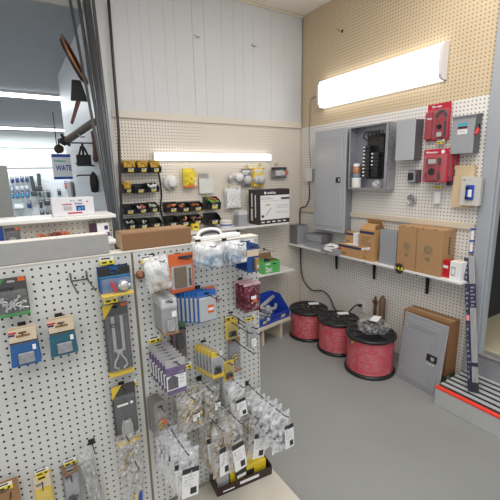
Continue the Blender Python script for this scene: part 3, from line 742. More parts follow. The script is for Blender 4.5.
MB().hexa([(W / 2 - .003, .01, H), (W / 2, .01, H), (W / 2, D - .01, H), (W / 2 - .003, D - .01, H)],
          [(W / 2 - .006, .02, H + .04), (W / 2 - .003, .02, H + .04), (W / 2 - .003, D - .03, H + .04), (W / 2 - .006, D - .03, H + .04)]).build('side_flap', CARDD, t)
s = MB()
s.add([(-W * .42, -.001, H * .28), (-W * .05, -.001, H * .34), (-W * .06, -.001, H * .42), (-W * .44, -.001, H * .36)], [(0, 1, 2, 3)])
s.add([(-W * .02, -.001, H * .33), (W * .28, -.001, H * .38), (W * .26, -.001, H * .46), (-W * .04, -.001, H * .41)], [(0, 1, 2, 3)])
s.build('paper_sticker', PAPER, t)
s = MB()
for x in (-W * .42, -W * .18, -W * .02): s.box(x, x + .012, -.0008, -.0002, H * .06, H * .11)
rng = random.Random(2)
for k in range(5): s.box(-W * .34, W * rng.uniform(.1, .36), -.0008, -.0002, H * (.5 + k * .06), H * (.5 + k * .06) + .004)
s.build('print', mat('brown_ink', (.16, .08, .05), .7), t)
s = MB(); s.ball((W * .0, -.0015, H * .28), .006, (1, .1, 1)); s.build('red_spot', RED, t)
# grey metal sheet cover upright
t, W, D, H = shelf_box('metal_cover', 'plain grey metal cover standing upright between the tall carton and the plain cartons', 'metal cover', (380.5, 229), (395.5, 266), .06, GREYM, front=.15)
MB().rbox(-W / 2, W / 2, 0, .012, 0, H, .002).build('cover_sheet', GREYM, t)
MB().rbox(-W / 2 + .004, W / 2 - .004, .0125, .06, .004, H - .006, .002).build('cover_back', GREYD, t)
# two plain cartons
def plain_carton(lab, tl, br, front):
    t, W, D, H = shelf_box('carton', lab, 'carton', tl, br, .015, CARD, front=front)
    MB().rbox(-W / 2, W / 2, 0, D, 0, H, .003).build('carton_body', CARD, t)
    s = MB()
    for fx in (-.25, .22): s.cyl((W * fx, -.0004, H - .004), (W * fx, .004, H - .004), .007, n=10)
    s.build('finger_holes', CARDD, t)
    s = MB()
    s.lathe([(W * .14, -.0009), (W * .17, -.0009), (W * .17, -.0002)], (0, 0, H * .56), 18, axis='y'); s.box(-W * .2, W * .16, -.0008, -.0002, H * .425, H * .435)
    s.lathe([(W * .07, -.0009), (W * .10, -.0009), (W * .10, -.0002)], (0, 0, H * .35), 14, axis='y')
    s.build('emblem', mat('green_grey_ink', (.27, .19, .10), .8, var=.3, scale=120), t)
    MB().box(-W / 2 + .004, W / 2 - .004, D * .45, D * .58, H, H + .0006).build('tape', TAPE, t)
    return t, W, D, H
plain_carton('left one of two matching plain cartons on the long shelf, beside the grey cover', (398.5, 225), (415.5, 267.5), .17)
t, W, D, H = plain_carton('right one of two matching plain cartons, beside the red box, printed side', (417.2, 227.5), (440, 272.5), .17)
s = MB()
for k in range(6): s.box(W / 2 + .0002, W / 2 + .0008, D * .5, D * .64, H * (.46 + .065 * k), H * (.46 + .065 * k) + .016)
s.build('side_print', mat('dark_green_ink', (.05, .09, .06), .7), t)
# red and white small boxes
t, W, D, H = shelf_box('small_box', 'small red box beside the plain carton near the shelf end', 'box', (442, 259.5), (450.5, 274), .10, RED, front=.14)
MB().rbox(-W / 2, W / 2, 0, .05, 0, H, .002).build('box_body', RED, t)
MB().box(-W * .3, W * .2, -.0006, -.0001, H * .55, H * .7).build('print', PAPER, t)
t, W, D, H = shelf_box('small_box', 'small white box at the very end of the long shelf', 'box', (450.5, 261), (460.5, 278), .05, PAPER, front=.15)
MB().rbox(-W / 2, W / 2, 0, .08, 0, H, .002).build('box_body', PAPER, t)
s = MB(); s.box(-W * .36, W * .0, -.0006, -.0001, H * .2, H * .7); s.build('line_art', INKG, t)
s = MB(); s.box(-W * .3, -W * .06, -.0009, -.0003, H * .28, H * .62); s.build('line_art', PAPER, t)
MB().box(-W * .1, W * .2, .02, .05, H, H + .0005).build('sticker', YELLOW, t)
# star price burst hanging from the shelf edge
c = uB(399, 268.5, SBD + .004)
t = thing('price_sign', 'black starburst sign with yellow figures hung on the long shelf edge', 'sign', c, RB)
pts = [((.046 if k % 2 == 0 else .034) * math.cos(2 * PI * k / 24), (.046 if k % 2 == 0 else .034) * math.sin(2 * PI * k / 24)) for k in range(24)]
MB().prism(pts, -.0015, .0015, 'y').build('sign_board', BLACKM, t)
text('lettering', '14.8', .034, mat('sign_yellow', (.80, .72, .02), .5), t, (0, -.0022, 0), width=.07)

# ================================================================ floor
def reel(label, cx, cy, r, h, seed):
    t = thing('wire_reel', label, 'wire reel', (cx, cy, 0), random.Random(seed).uniform(0, 3), 'pink wire reels on the floor')
    fl = [(.0, 0), (r * .97, 0), (r, .006), (r, .018), (r * .965, .026), (r * .9, .028), (.0, .028)]
    MB().lathe(fl[1:-1] and [(r * .3, 0)] + fl[1:-1] + [(r * .3, .028)], n=40).build('bottom_flange', BLACK, t)
    s = MB(); z = h
    s.lathe([(r * .3, z - .028), (r * .9, z - .028), (r * .965, z - .026), (r, z - .018), (r, z - .006), (r * .97, z), (r * .90, z), (r * .88, z - .006), (r * .40, z - .006), (r * .38, z), (r * .20, z), (r * .19, z - .03), (r * .19, z - .1)], n=40)
    for k in range(8):
        a = 2 * PI * k / 8; s.add([], [])
        s.xf(Matrix.Identity(4)); ca, sa = math.cos(a), math.sin(a)
        s.hexa([(ca * r * .42 - sa * .006, sa * r * .42 + ca * .006, z - .007), (ca * r * .42 + sa * .006, sa * r * .42 - ca * .006, z - .007), (ca * r * .88 + sa * .006, sa * r * .88 - ca * .006, z - .007), (ca * r * .88 - sa * .006, sa * r * .88 + ca * .006, z - .007)],
               [(ca * r * .42 - sa * .006, sa * r * .42 + ca * .006, z - .001), (ca * r * .42 + sa * .006, sa * r * .42 - ca * .006, z - .001), (ca * r * .88 + sa * .006, sa * r * .88 - ca * .006, z - .001), (ca * r * .88 - sa * .006, sa * r * .88 + ca * .006, z - .001)])
    s.build('top_flange', BLACK, t)
    rw = r * .885; n = 16; prof = []
    for k in range(n * 4 + 1):
        zz = .03 + (h - .06) * k / (n * 4); prof.append((rw + .0045 * math.cos(2 * PI * k / 4), zz))
    MB().lathe(prof, n=40).build('wire_winding', PINK, t)
    rng = random.Random(seed + 9); n2 = 48; rows = 14; vs = []
    for j in range(rows + 1):
        for i in range(n2):
            a = 2 * PI * i / n2; q = rw + .0055 + rng.uniform(0, .004); vs.append((q * math.cos(a), q * math.sin(a), .031 + (h - .063) * j / rows))
    MB().add(vs, [(j * n2 + i, j * n2 + (i + 1) % n2, (j + 1) * n2 + (i + 1) % n2, (j + 1) * n2 + i) for j in range(rows) for i in range(n2)]).build('wrap_film', WRAP, t)
    a = 2.4 - t.rotation_euler.z - 2.0
    lab = MB().rbox(-.05, .05, -.03, .03, -.001, .001, .0005); lab.xf(Matrix.Translation((math.cos(a) * r * .62, math.sin(a) * r * .62, h + .0005)) @ Matrix.Rotation(-t.rotation_euler.z - .5, 4, 'Z'))
    lab.build('paper_label', PAPER, t)
    return t
reel('pink wire reel with black flanges nearest the corner, first of three on the floor', 2.262, 2.578, .186, .285, 1)
reel('middle pink wire reel with black flanges on the floor', 2.287, 2.209, .183, .295, 2)
r3 = reel('pink wire reel nearest the leaning panel, with a plastic bundle on top', 2.240, 1.812, .196, .315, 3)
# wrapped bundle on reel three
def film_lump(name, label, cat, loc, sx, sy, sz, seed, inner, film):
    t = thing(name, label, cat, loc)
    rng = random.Random(seed)
    MB().ball((0, 0, sz * .46), .9, (sx * .82, sy * .82, sz * .42), n=16, jit=.08, rng=rng).build('contents', inner, t)
    MB().ball((0, 0, sz * .5), 1, (sx, sy, sz * .5), n=22, jit=.09, rng=rng).build('plastic_film', film, t)
    return t
film_lump('wrapped_bundle', 'black bundle wrapped in clear plastic lying on top of the third reel', 'bundle', (2.25, 1.80, .317), .125, .125, .10, 4, BLACKM, WRAPB)
m = MB().add([(-.06, -.03, .0), (.06, -.03, .002), (.06, .03, .0), (-.06, .03, .003)], [(0, 1, 2, 3)])
m.box(-.06, .06, -.03, .03, -.002, 0)
o = m.build('paper_slip', PAPER, None, (2.262, 1.79, .427), .4); tag(o, 'white paper slip lying on the plastic wrapped bundle', 'paper')
pts = [((.034 if k % 2 == 0 else .024) * math.cos(2 * PI * k / 20), (.034 if k % 2 == 0 else .024) * math.sin(2 * PI * k / 20)) for k in range(20)]
c = uF(353, 345, .27)
t = thing('price_sign', 'black starburst tag with yellow figures on the rim of the third reel', 'sign', (2.075, 1.835, .262), -.85)
MB().prism(pts, -.001, .001, 'y').build('sign_board', BLACKM, t)
text('lettering', '59', .03, _mats['sign_yellow'], t, (0, -.0016, 0), width=.04)
# leaning panel and carton behind
def leaning():
    W, H, th, ph = .348, .520, .113, -.066
    ex = Vector((math.sin(ph), -math.cos(ph), 0)); ez = Vector((math.cos(ph) * math.sin(th), math.sin(ph) * math.sin(th), math.cos(th))); ey = ez.cross(ex)
    base = Vector((2.321, 1.619, 0)) + ex * W / 2 + Vector((0, 0, .001))
    t = thing('panel_cover', 'grey electrical panel cover with door leaning on carton on the floor', 'panel cover', base)
    t.rotation_euler = Matrix((ex, ey, ez)).transposed().to_euler()
    MB().rbox(-W / 2, W / 2, 0, .012, 0, H, .004).build('cover', GREYM, t)
    s = MB(); x0, x1 = -W / 2 + .035, W / 2 - .028
    s.rbox(x0, x1, -.006, -.0005, .03, H - .035, .003)
    for k in range(3):
        x = x1 - .022 - k * .024; s.rbox(x - .004, x + .004, -.009, -.0055, .06 + k * .004, H - .065 - k * .012, .002)
        s.rbox(x0 + .012 + k * 0, x, -.009, -.0055, H - .065 - k * .012 - .006, H - .065 - k * .012 + .002, .002)
    dr = s.build('door', GREYM, t)
    MB().rbox(x1 - .09, x1 - .012, -.013, -.0062, H * .45, H * .45 + .05, .002).build('latch', BLACK, dr)
    MB().rbox(x1 - .055, x1 - .028, -.017, -.0132, H * .45 + .013, H * .45 + .038, .002).build('latch_button', STEEL, dr)
    MB().box(x1 - .085, x1 - .03, -.0066, -.0061, H * .45 - .025, H * .45 - .017).build('print', PAPER, dr)
    screws(t, [(-W / 2 + .014, .04), (-W / 2 + .014, H - .04), (W / 2 - .014, .04), (W / 2 - .014, H - .04)], 0, .005)
    for z in (.1, H - .1): MB().cyl((x0 - .004, -.004, z - .015), (x0 - .004, -.004, z + .015), .005, n=8).build('hinge', STEEL, t)
    # carton standing behind
    xb = XW - .14
    a, c2 = uB(403.5, 305, .15), uB(449, 328, .15)
    y0, y1 = a.y, c2.y; Hc = (a.z + c2.z) / 2
    t2 = thing('carton', 'large brown carton with green base standing on floor behind the leaning grey panel', 'carton', (xb, (y0 + y1) / 2, 0), RB)
    W2 = y0 - y1
    MB().rbox(-W2 / 2, W2 / 2, 0, .13, .09, Hc, .003).build('carton_body', mat('carton_brown', (.30, .145, .06), .75, var=.1), t2)
    MB().rbox(-W2 / 2, W2 / 2, 0, .13, 0, .0895, .003).build('green_base', mat('carton_green', (.05, .10, .045), .75, var=.1), t2)
    MB().box(W2 / 2 + .0001, W2 / 2 + .0008, .02, .06, .03, .085).build('print', mat('print_lightgreen', (.35, .42, .30), .7), t2)
    MB().box(-W2 / 2 + .004, W2 / 2 - .004, .05, .075, Hc, Hc + .0006).build('tape', TAPE, t2)
leaning()
# tall packet leaning by the doorway
def packet():
    base = uF(473.5, 391, .14); base.z = .1385
    tp = uB(469.5, 258, .052)
    ez = tp - base; H = ez.length; ez.normalize()
    ex = Vector((0.35, -1, 0)); ex -= ez * ex.dot(ez); ex.normalize(); ey = ez.cross(ex)
    t = thing('tube_packet', 'tall navy packet of slim white strips standing on the step beside the doorway', 'packet', base)
    t.rotation_euler = Matrix((ex, ey, ez)).transposed().to_euler()
    w = .030; d = .042
    MB().rbox(-w, -.004, -d / 2, d / 2, 0, H, .002).build('sleeve', mat('navy_sleeve', (.012, .013, .042), .4), t)
    for k in range(5):
        for j in range(2):
            MB().rbox(-.003 + k * .0066, .0018 + k * .0066, -d / 2 + .001 + j * .022, -d / 2 + .021 + j * .022, .004, H + .004 + .003 * ((k * 3 + j) % 4), .0012).build('strip', mat('strip_white', (.46, .46, .47), .35, .2), t)
    for z0, z1, m in ((.0, .06, BLACK), (.16, .185, _mats['navy_sleeve']), (H * .62, H * .80, _mats['navy_sleeve'])):
        MB().rbox(-.0035, .030, -d / 2 - .0015, d / 2 + .0015, z0, z1, .001).build('wrap_band', m, t)
    rng = random.Random(8); s = MB()
    for k in range(22):
        z = .08 + k * (H - .12) / 22; q = rng.uniform(.3, .9)
        s.box(-w + .004, -w + .004 + .02 * q, -d / 2 - .0008, -d / 2 - .0001, z, z + rng.uniform(.004, .02))
    for k in range(6): s.box(.002, .03 * rng.uniform(.5, 1), -d / 2 - .0022, -d / 2 - .0016, H * (.63 + .027 * k), H * (.63 + .027 * k) + .01)
    s.build('print', mat('pale_print', (.22, .22, .30), .6), t)
    MB().box(-w + .003, -.008, -d / 2 - .0012, -d / 2 - .0009, H * .52, H * .56).build('sticker', mat('pink_sticker', (.7, .25, .3), .5), t)
packet()
# ================================================================ back wall
BIN = mat('bin_black', (.012, .012, .014), .4)
def bin_mesh(t, W, H, D, m=BIN, wall=.0025, label=True, lipf=.5):
    """hopper bin with sloping mouth, open at the front and top"""
    s = MB(); lip = H * lipf
    side = [(0, 0), (-D * .86, 0), (-D, lip), (-D * .62, H * .8), (-.004, H), (0, H)]
    for x in (-W / 2, W / 2 - wall): s.prism(side, x, x + wall, 'x')
    s.box(-W / 2 + wall, W / 2 - wall, -D * .86, 0, 0, wall)
    s.box(-W / 2 + wall, W / 2 - wall, -wall, 0, wall, H)
    s.hexa([(-W / 2 + wall, -D * .86, 0), (W / 2 - wall, -D * .86, 0), (W / 2 - wall, -D * .86 + wall, 0), (-W / 2 + wall, -D * .86 + wall, 0)],
           [(-W / 2 + wall, -D, lip), (W / 2 - wall, -D, lip), (W / 2 - wall, -D + wall, lip), (-W / 2 + wall, -D + wall, lip)])
    s.build('bin_body', m, t)
    if label:
        q = MB(); k = .3
        def fr(x0, x1, z0, z1, e, mi):
            y = lambda z: -D * .86 - D * .14 * z / lip - e
            q.add([(x0, y(z0), z0), (x1, y(z0), z0), (x1, y(z1), z1), (x0, y(z1), z1)], [(0, 1, 2, 3)], mi)
        fr(-W * .16, W * .24, lip * .15, lip * .8, .0008, 0); fr(-W * .16, W * .24, lip * .15, lip * .5, .0012, 1); fr(-W * .12, W * .12, lip * .58, lip * .72, .0012, 2)
        q.build('paper_label', [PAPER, mat('label_yellow', (.78, .62, .10), .5), INK], t)
fit_proto = {}
def fitting(kind, loc, rng, label, group):
    """one small pipe fitting lying in a bin"""
    if kind not in fit_proto:
        s = MB()
        if kind == 'elbow': s.tube([(-.016, 0, 0), (-.002, 0, 0), (.006, 0, .004), (.008, 0, .014), (.008, 0, .022)], .0085, 8)
        elif kind == 'coupling': s.lathe([(.007, -.014), (.009, -.013), (.009, -.002), (.0075, 0), (.009, .002), (.009, .013), (.007, .014)], n=10)
        else: s.tube([(-.03, 0, 0), (.03, 0, 0)], .006, 8)
        fit_proto[kind] = s
    nm = {'elbow': 'pipe_elbow', 'coupling': 'pipe_coupling', 'stub': 'pipe_stub'}[kind]
    return nm
def fill(binT, W, H, D, kind, material, n, seed, cat, label, group, lift=.35):
    rng = random.Random(seed); fitting(kind, None, rng, '', ''); first = None
    nm = {'elbow': 'pipe_elbow', 'coupling': 'pipe_coupling', 'stub': 'pipe_stub'}[kind]
    Mx = Matrix.Translation(binT.location) @ binT.rotation_euler.to_matrix().to_4x4()
    for k in range(n):
        p = Vector((rng.uniform(-.32, .32) * W, -D * (.25 + .5 * rng.random()), H * lift + .012 + rng.uniform(0, .35) * H * .6))
        p = Mx @ p
        if first is None:
            src = fit_proto[kind]; c = MB(); c.v = list(src.v); c.f = list(src.f); c.m = list(src.m); c.sm = list(src.sm)
            o = c.build(nm, material); first = o
        else: o = first.copy(); C.objects.link(o)
        o.location = p; o.rotation_euler = (rng.uniform(0, 6), rng.uniform(-.6, .6), rng.uniform(0, 6)); tag(o, label, cat, group)
ROWS = [
    (((122.5, 160, 138, 172.5), 'black bin with amber cover, left of the top row on back wall'), ((137, 160, 150, 172.5), 'black bin with amber cover, middle of the top row on back wall'), ((150, 160, 162, 172.5), 'black bin with amber cover, right end of the top row on back wall')),
    (((123, 182, 134, 193), 'black bin at left end of the second row, under the amber bins'), ((134, 182, 147, 193), 'empty middle black bin of the second row, under the amber bins'), ((147, 181, 160, 192), 'black bin at right end of the second row, holding white fittings')),
    (((123, 203, 137, 214), 'empty black bin at left of the third row, beside the cord'), ((137, 202, 149, 213), 'black bin in the middle of third row, with red and white pieces'), ((149, 201, 160, 212), 'black bin at right of the third row, with pale pieces')),
    (((126, 218, 138, 229), 'black bin at left of the bottom row, above the brown carton'), ((138, 217.5, 150, 228.5), 'black bin in the middle of the bottom row, above the brown carton'), ((150, 217, 163, 227), 'black bin at right of the bottom row, next to the black cord')),
    (((166.5, 201, 180, 212), 'black bin of copper elbows, left of the upper rack right of the cord'), ((179.5, 201, 192, 211.5), 'black bin of copper fittings, middle of the upper rack right of the cord'), ((191.5, 200.5, 204.5, 210.5), 'black bin of copper fittings, right end of the upper rack right of the cord')),
    (((167, 215, 179.5, 227), 'black bin at left of the lower rack right of the cord'), ((179.5, 215, 191.5, 226), 'black bin with few copper pieces, middle of the lower rack right of the cord'), ((191.5, 214, 204, 224), 'black bin of brown couplings, right end of the lower rack right of the cord')),
    (((206.5, 195, 222.5, 209), 'single black bin of green and copper tubes on back wall'),),
    (((207.5, 212, 222, 224), 'single empty black bin under the green and copper tube bin'),),
]
DB = .115
binT = {}
for r, row in enumerate(ROWS):
    for k, ((x0, y0, x1, y1), lab) in enumerate(row):
        loc, W, H = spanA((x0, y0), (x1, y1), DB); W = min(W, .135); H = max(H * .84, .064)
        t = thing('storage_bin', lab, 'bin', Vector((loc.x, YW - .006, loc.z)), 0, 'black storage bins on the back wall')
        W *= .985
        bin_mesh(t, W, H, DB - .006); binT[(r, k)] = (t, W, H, DB - .006)
    # the rail that a row clips onto
    a = binT[(r, 0)][0].location; e = binT[(r, len(row) - 1)][0].location; w0 = binT[(r, 0)][1]; w1 = binT[(r, len(row) - 1)][1]
    names = ['top bin row', 'second bin row', 'third bin row', 'bottom bin row', 'upper rack right of the cord', 'lower rack right of the cord', 'bin of green and copper tubes', 'single empty bin']
    o = MB().rbox(a.x - w0 / 2, e.x + w1 / 2, YW - .0055, YW - .001, a.z + .04, a.z + .07, .001).build('bin_rail', BLACKM); tag(o, 'black wall rail behind the ' + names[r], 'rail')
for k, lab in enumerate(('amber lidded tub in left bin of the top row', 'amber lidded tub in middle bin of the top row', 'amber tub of mixed pieces in right bin of the top row')):
    t, W, H, D = binT[(0, k)]; l = t.location
    q = thing('amber_tub', lab, 'tub', l + Vector((0, -D * .45, H * .08)))
    MB().rbox(-W * .42, W * .42, -D * .36, D * .36, 0, H * 1.02, .008).build('tub', AMBER, q)
    MB().rbox(-W * .44, W * .44, -D * .38, D * .38, H * 1.02, H * 1.10, .004).build('lid', mat('amber_lid', (.62, .43, .10), .3, var=.2), q)
    s = MB(); rng = random.Random(k)
    for j in range(7): s.ball((rng.uniform(-.3, .3) * W, rng.uniform(-.2, .2) * D, rng.uniform(.15, .5) * H), .012, n=8)
    s.build('contents', mat(('rust', 'rust', 'mixed')[k], ((.45, .18, .04), (.45, .18, .04), (.35, .3, .12))[k], .4, var=.4), q)
t, W, H, D = binT[(1, 0)]
q = thing('amber_tub', 'amber tub of brass parts in left bin of the second row', 'tub', t.location + Vector((0, -D * .45, H * .08)))
MB().rbox(-W * .38, W * .38, -D * .34, D * .34, 0, H * 1.2, .006).build('tub', AMBER, q)
s = MB(); rng = random.Random(4)
for j in range(6): s.ball((rng.uniform(-.25, .25) * W, rng.uniform(-.2, .2) * D, rng.uniform(.2, .95) * H), .012, n=8)
s.build('contents', BRASS, q)
for key, kind, m, n, cat, lab in (((1, 2), 'elbow', PAPER, 7, 'fitting', 'white pipe fitting in right bin of the second row'), ((2, 1), 'coupling', mat('fit_red', (.55, .08, .06), .4), 5, 'fitting', 'red fitting in middle bin of the third row'),
                          ((2, 2), 'coupling', mat('fit_pale', (.52, .58, .48), .4), 6, 'fitting', 'pale fitting in right bin of the third row'), ((3, 0), 'coupling', STEEL, 4, 'fitting', 'steel fitting in left bin of the bottom row'), ((3, 1), 'coupling', STEEL, 4, 'fitting', 'steel fitting in middle bin of the bottom row'),
                          ((4, 0), 'elbow', COPPER, 8, 'fitting', 'copper elbow in left bin of the upper rack'), ((4, 1), 'coupling', COPPER, 9, 'fitting', 'copper fitting in middle bin of the upper rack'), ((4, 2), 'elbow', COPPER, 6, 'fitting', 'copper elbow in right bin of the upper rack'),
                          ((5, 1), 'elbow', COPPER, 4, 'fitting', 'copper elbow in middle bin of the lower rack'), ((5, 2), 'coupling', mat('fit_brown', (.25, .15, .09), .5), 9, 'fitting', 'brown coupling in right bin of the lower rack')):
    t, W, H, D = binT[key]; fill(t, W, H, D, kind, m, n, hash(key) % 97, cat, lab, lab + 's' if not lab.endswith('s') else lab)
fill(*binT[(2, 1)], 'coupling', PAPER, 4, 31, 'fitting', 'white fitting in middle bin of the third row', 'white fittings in the third row')
t, W, H, D = binT[(6, 0)]
for kk, (m, nm) in enumerate(((mat('tube_green', (.12, .58, .10), .4), 'green'), (COPPER, 'copper'))):
    rng = random.Random(kk + 3); first = None
    for j in range(5):
        if first is None: first = o = MB().tube([(-.045, 0, 0), (.045, 0, 0)], .0085, 8).build('tube_stub', m)
        else: o = first.copy(); C.objects.link(o)
        o.location = t.location + Vector((rng.uniform(-.02, .02), -D * (.3 + .1 * j), H * (.62 + .13 * ((j + kk) % 3)))); o.rotation_euler = (0, rng.uniform(.2, .7), rng.uniform(-.9, -.3))
        tag(o, nm + ' tube stub sticking out of the single black bin', 'tube', nm + ' tube stubs in the single bin')
# black cord running down beside the bins
wire_thing('hanging_cord', 'black cord hanging down the back wall right of the stacked bins', 'cord', smooth([uA(158, 172, .03), uA(160, 180, .02), uA(161.5, 195, .012), uA(160.5, 208, .012), uA(163, 218, .03), uA(167, 229, .05), uA(171, 233, .10)]), .0075, BLACKM)
# hung goods on the back wall
def hookA(px, py, lab, L): return wire_hook((uA(px, py).x, YW, uA(px, py).z), 0, lab, L)
loc, W, H = spanA((165, 176), (181, 189), .09)
t = thing('ceiling_rose', 'round white plastic cover hanging on back wall left of the yellow bag', 'cover', (loc.x, YW - .002, loc.z + H / 2), 0)
r = W * .47
MB().lathe([(r * .95, 0), (r, -.008), (r, -.035), (r * .92, -.045), (r * .62, -.05), (r * .58, -.085), (r * .5, -.09), (0, -.09)], n=28, axis='y').build('dome', WHITE, t)
MB().rbox(-.012, .012, -.05, -.046, -r * .8, -r * .6, .002).build('clip', PGREY, t)
def flatpack(name, label, cat, tl, br, d, m, parts=(), thick=.02, film=None, grp=None):
    loc, W, H = spanA(tl, br, d)
    t = thing(name, label, cat, Vector((loc.x, YW - d + thick, loc.z)), 0, grp)
    MB().rbox(-W / 2, W / 2, -.003, 0, 0, H, .001).build('card', m, t)
    if film: MB().rbox(-W * .46, W * .46, -thick, -.0035, H * .04, H * .86, min(.012, thick * .4)).build('bubble', film, t)
    return t, W, H
# yellow bag of orange hooks
loc, W, H = spanA((182.5, 168.5), (195.5, 186.5), .06)
t = thing('yellow_bag', 'bright yellow plastic bag with orange bottom hung on back wall', 'bag', Vector((loc.x, YW - .05, loc.z)))
def pillow(W, H, D, seed=1, jit=.12, nx=8, nz=10, soft=False):
    rng = random.Random(seed); s = MB(); vs = []
    for side in (-1, 1):
        for j in range(nz + 1):
            for i in range(nx + 1):
                u = i / nx * 2 - 1; v = j / nz
                e = max(0, (1 - u ** 4)) ** .5 * max(0, 1 - abs(2 * v - 0.85) ** 3 if v > .0 else 0) ** .5
                edge = i in (0, nx) or j in (0, nz)
                y = 0 if edge else side * D / 2 * e * (1 + rng.uniform(-jit, jit) * 3)
                vs.append((u * W / 2 * (1 - .05 * math.sin(v * PI)) + (0 if edge else rng.uniform(-jit, jit) * W / nx), y, v * H + (0 if edge else rng.uniform(-jit, jit) * H / nz)))
    n1 = (nx + 1) * (nz + 1)
    for sd in range(2):
        for j in range(nz):
            for i in range(nx):
                a = sd * n1 + j * (nx + 1) + i; s.f.append((a, a + 1, a + nx + 2, a + nx + 1)); s.m.append(0); s.sm.append(soft)
    s.v = vs; return s
pillow(W, H, .06, 3).build('bag_film', mat('yellow_film', (.80, .62, .04), .25), t)
MB().rbox(-W * .45, W * .45, -.02, .02, -.008, .012, .006).build('orange_base', mat('orange_plastic', (.75, .20, .02), .4), t)
t2, W, H = flatpack('carded_pack', 'narrow yellow and white carded part beside the yellow bag', 'pack', (193, 172), (198.5, 186), .05, YELLOW2, film=CLEAR)
s = MB(); s.lathe([(W * .3, -.0045), (W * .3, -.0035)], (0, 0, H * .5), 14, axis='y'); s.build('emblem', PAPER, t2); MB().box(-W * .4, W * .4, -.0042, -.0032, .0, H * .3).build('band', PAPER, t2)
t2, W, H = flatpack('carded_pack', 'small grey card hanging behind the white sheet on back wall', 'pack', (198.5, 173), (209, 181), .02, mat('beige_card', (.46, .42, .38), .6), thick=.015)
s = MB(); s.box(-W * .4, W * .4, -.0045, -.0032, H * .6, H * .8); s.box(-W * .3, W * .1, -.0045, -.0032, H * .3, H * .45); s.build('print', INKG, t2)
loc, W, H = spanA((199, 178.5), (214, 193), .035)
o = MB().rbox(-W / 2, W / 2, -.0015, .0015, 0, H, .0008).build('white_sheet', mat('sheet_white', (.72, .72, .68), .5), None, Vector((loc.x, YW - .035, loc.z))); tag(o, 'blank white square sheet hanging on back wall above the tube bin', 'sheet')
hookA(206, 180, 'peg hook holding the white square sheet', .04); hookA(190, 170, 'peg hook holding the yellow bag', .06)
# clear round lamp part and disc
loc, W, H = spanA((228.5, 172.5), (236.5, 183.5), .06)
t = thing('clear_pack', 'clear wrapped round fitting hanging left of the white disc', 'pack', (loc.x, YW - .03, loc.z))
s = MB(); s.ball((0, 0, H / 2), H * .52, (.7, .5, 1), 14, jit=.1); s.build('film', BAG, t)
MB().lathe([(.0, -.02), (.025, -.02), (.03, .0), (.02, .02)], (0, 0, H * .5), 16, axis='y').build('contents', STEEL, t)
loc, W, H = spanA((236.5, 174), (244, 180.5), .05)
t = thing('round_disc', 'small plain white round disc on back wall above the white bag', 'disc', (loc.x, YW - .002, loc.z + H / 2))
MB().lathe([(W * .4, 0), (W * .4, -.03), (W * .52, -.032), (W * .52, -.045), (0, -.048)], n=24, axis='y').build('disc', PAPER, t)
# bag of white goods
def polybag(name, label, cat, loc, rz, W, H, D, seed, film, contents=(), lab=None, grp=None, rot=None):
    """clear bag, crumpled, with what is in it and a printed label"""
    t = thing(name, label, cat, loc, rz, grp, rot)
    pillow(W, H, D, seed, .15 if film is not BAGW else .10, 9, 12, film is BAGW).build('bag_film', film, t)
    rng = random.Random(seed * 7 + 1)
    for cn, m, fn in contents: fn(MB(), W, H, D, rng).build(cn, m, t)
    if lab:
        x0, x1, z0, z1 = lab; y = -D * .5 - .003
        s = MB(); s.rbox(W * x0, W * x1, y - .0008, y, H * z0, H * z1, .0003, 0); w = x1 - x0; h = z1 - z0
        s.box(W * x0, W * x1, y - .0014, y - .0008, H * (z0 + h * .82), H * z1, 1)
        for k in range(4): s.box(W * (x0 + w * .12), W * (x0 + w * rng.uniform(.5, .9)), y - .0013, y - .0008, H * (z0 + h * (.42 + .09 * k)), H * (z0 + h * (.42 + .09 * k)) + .0018, 2)
        s.box(W * (x0 + w * .5), W * (x0 + w * .88), y - .0013, y - .0008, H * (z0 + h * .08), H * (z0 + h * .30), 1)
        s.build('paper_label', [PAPER, INK, INKG], t)
    return t
loc, W, H = spanA((225.5, 187), (243.5, 208.5), .07)
def folded(s, W, H, D, rng):
    for k in range(3): s.rbox(-W * (.40 - .02 * k), W * (.38 + .02 * k), -D * .4 + D * .25 * k, -D * .4 + D * .25 * k + D * .2, H * .06 + .004 * k, H * (.86 + .03 * k), .008)
    return s
polybag('cloth_bag', 'bag of folded white cloth hanging on back wall left of the black and white box', 'bag', Vector((loc.x, YW - .04, loc.z)), 0, W, H, .06, 5, BAGW, (('contents', PAPER, folded),))
hookA(234, 189, 'peg hook holding the bag of white cloth', .07)
price_tag(uA(229, 187, .05), 0, 'yellow price tag over the bag of white cloth', .04)
def lamp_pack(lab, tl, br, card, k, grp=None):
    t, W, H = flatpack('carded_lamp', lab, 'pack', tl, br, .08, card, thick=.05, grp=grp)
    MB().rbox(-W * .42, W * .42, -.012, -.0035, H * .05, H * .95, .003).build('bubble', CLEAR, t)
    MB().lathe([(W * .36, -.012), (W * .36, -.035), (W * .26, -.055), (0, -.058)], (W * .06 * k, 0, H * .36), 20, axis='y').build('lamp_dome', mat('pale_dome', (.56, .55, .55), .3), t)
    s = MB(); s.box(-W * .38, W * .38, -.0045, -.0032, H * .80, H * .92); s.box(-W * .3, W * .2, -.0045, -.0032, H * .7, H * .75); s.build('print', PAPER, t)
    return t
lamp_pack('grey carded round lamp hanging on back wall left of the yellow ones', (243.5, 169), (254, 186), mat('slate_card', (.20, .19, .20), .5), 1)
a = lamp_pack('front yellow carded round lamp hanging on back wall', (256, 167.5), (266.5, 186.5), YELLOW2, 2, 'yellow carded lamps')
dup(a, a.location + Vector((-.03, .026, .0)), 'yellow carded round lamp tucked behind the front yellow one', None)
t, W, H = flatpack('carded_pack', 'black and white carded part with orange spot above the black and white box', 'pack', (274.5, 167), (290, 178), .09, mat('slate_card', (.20, .19, .20), .5), thick=.06, film=CLEAR)
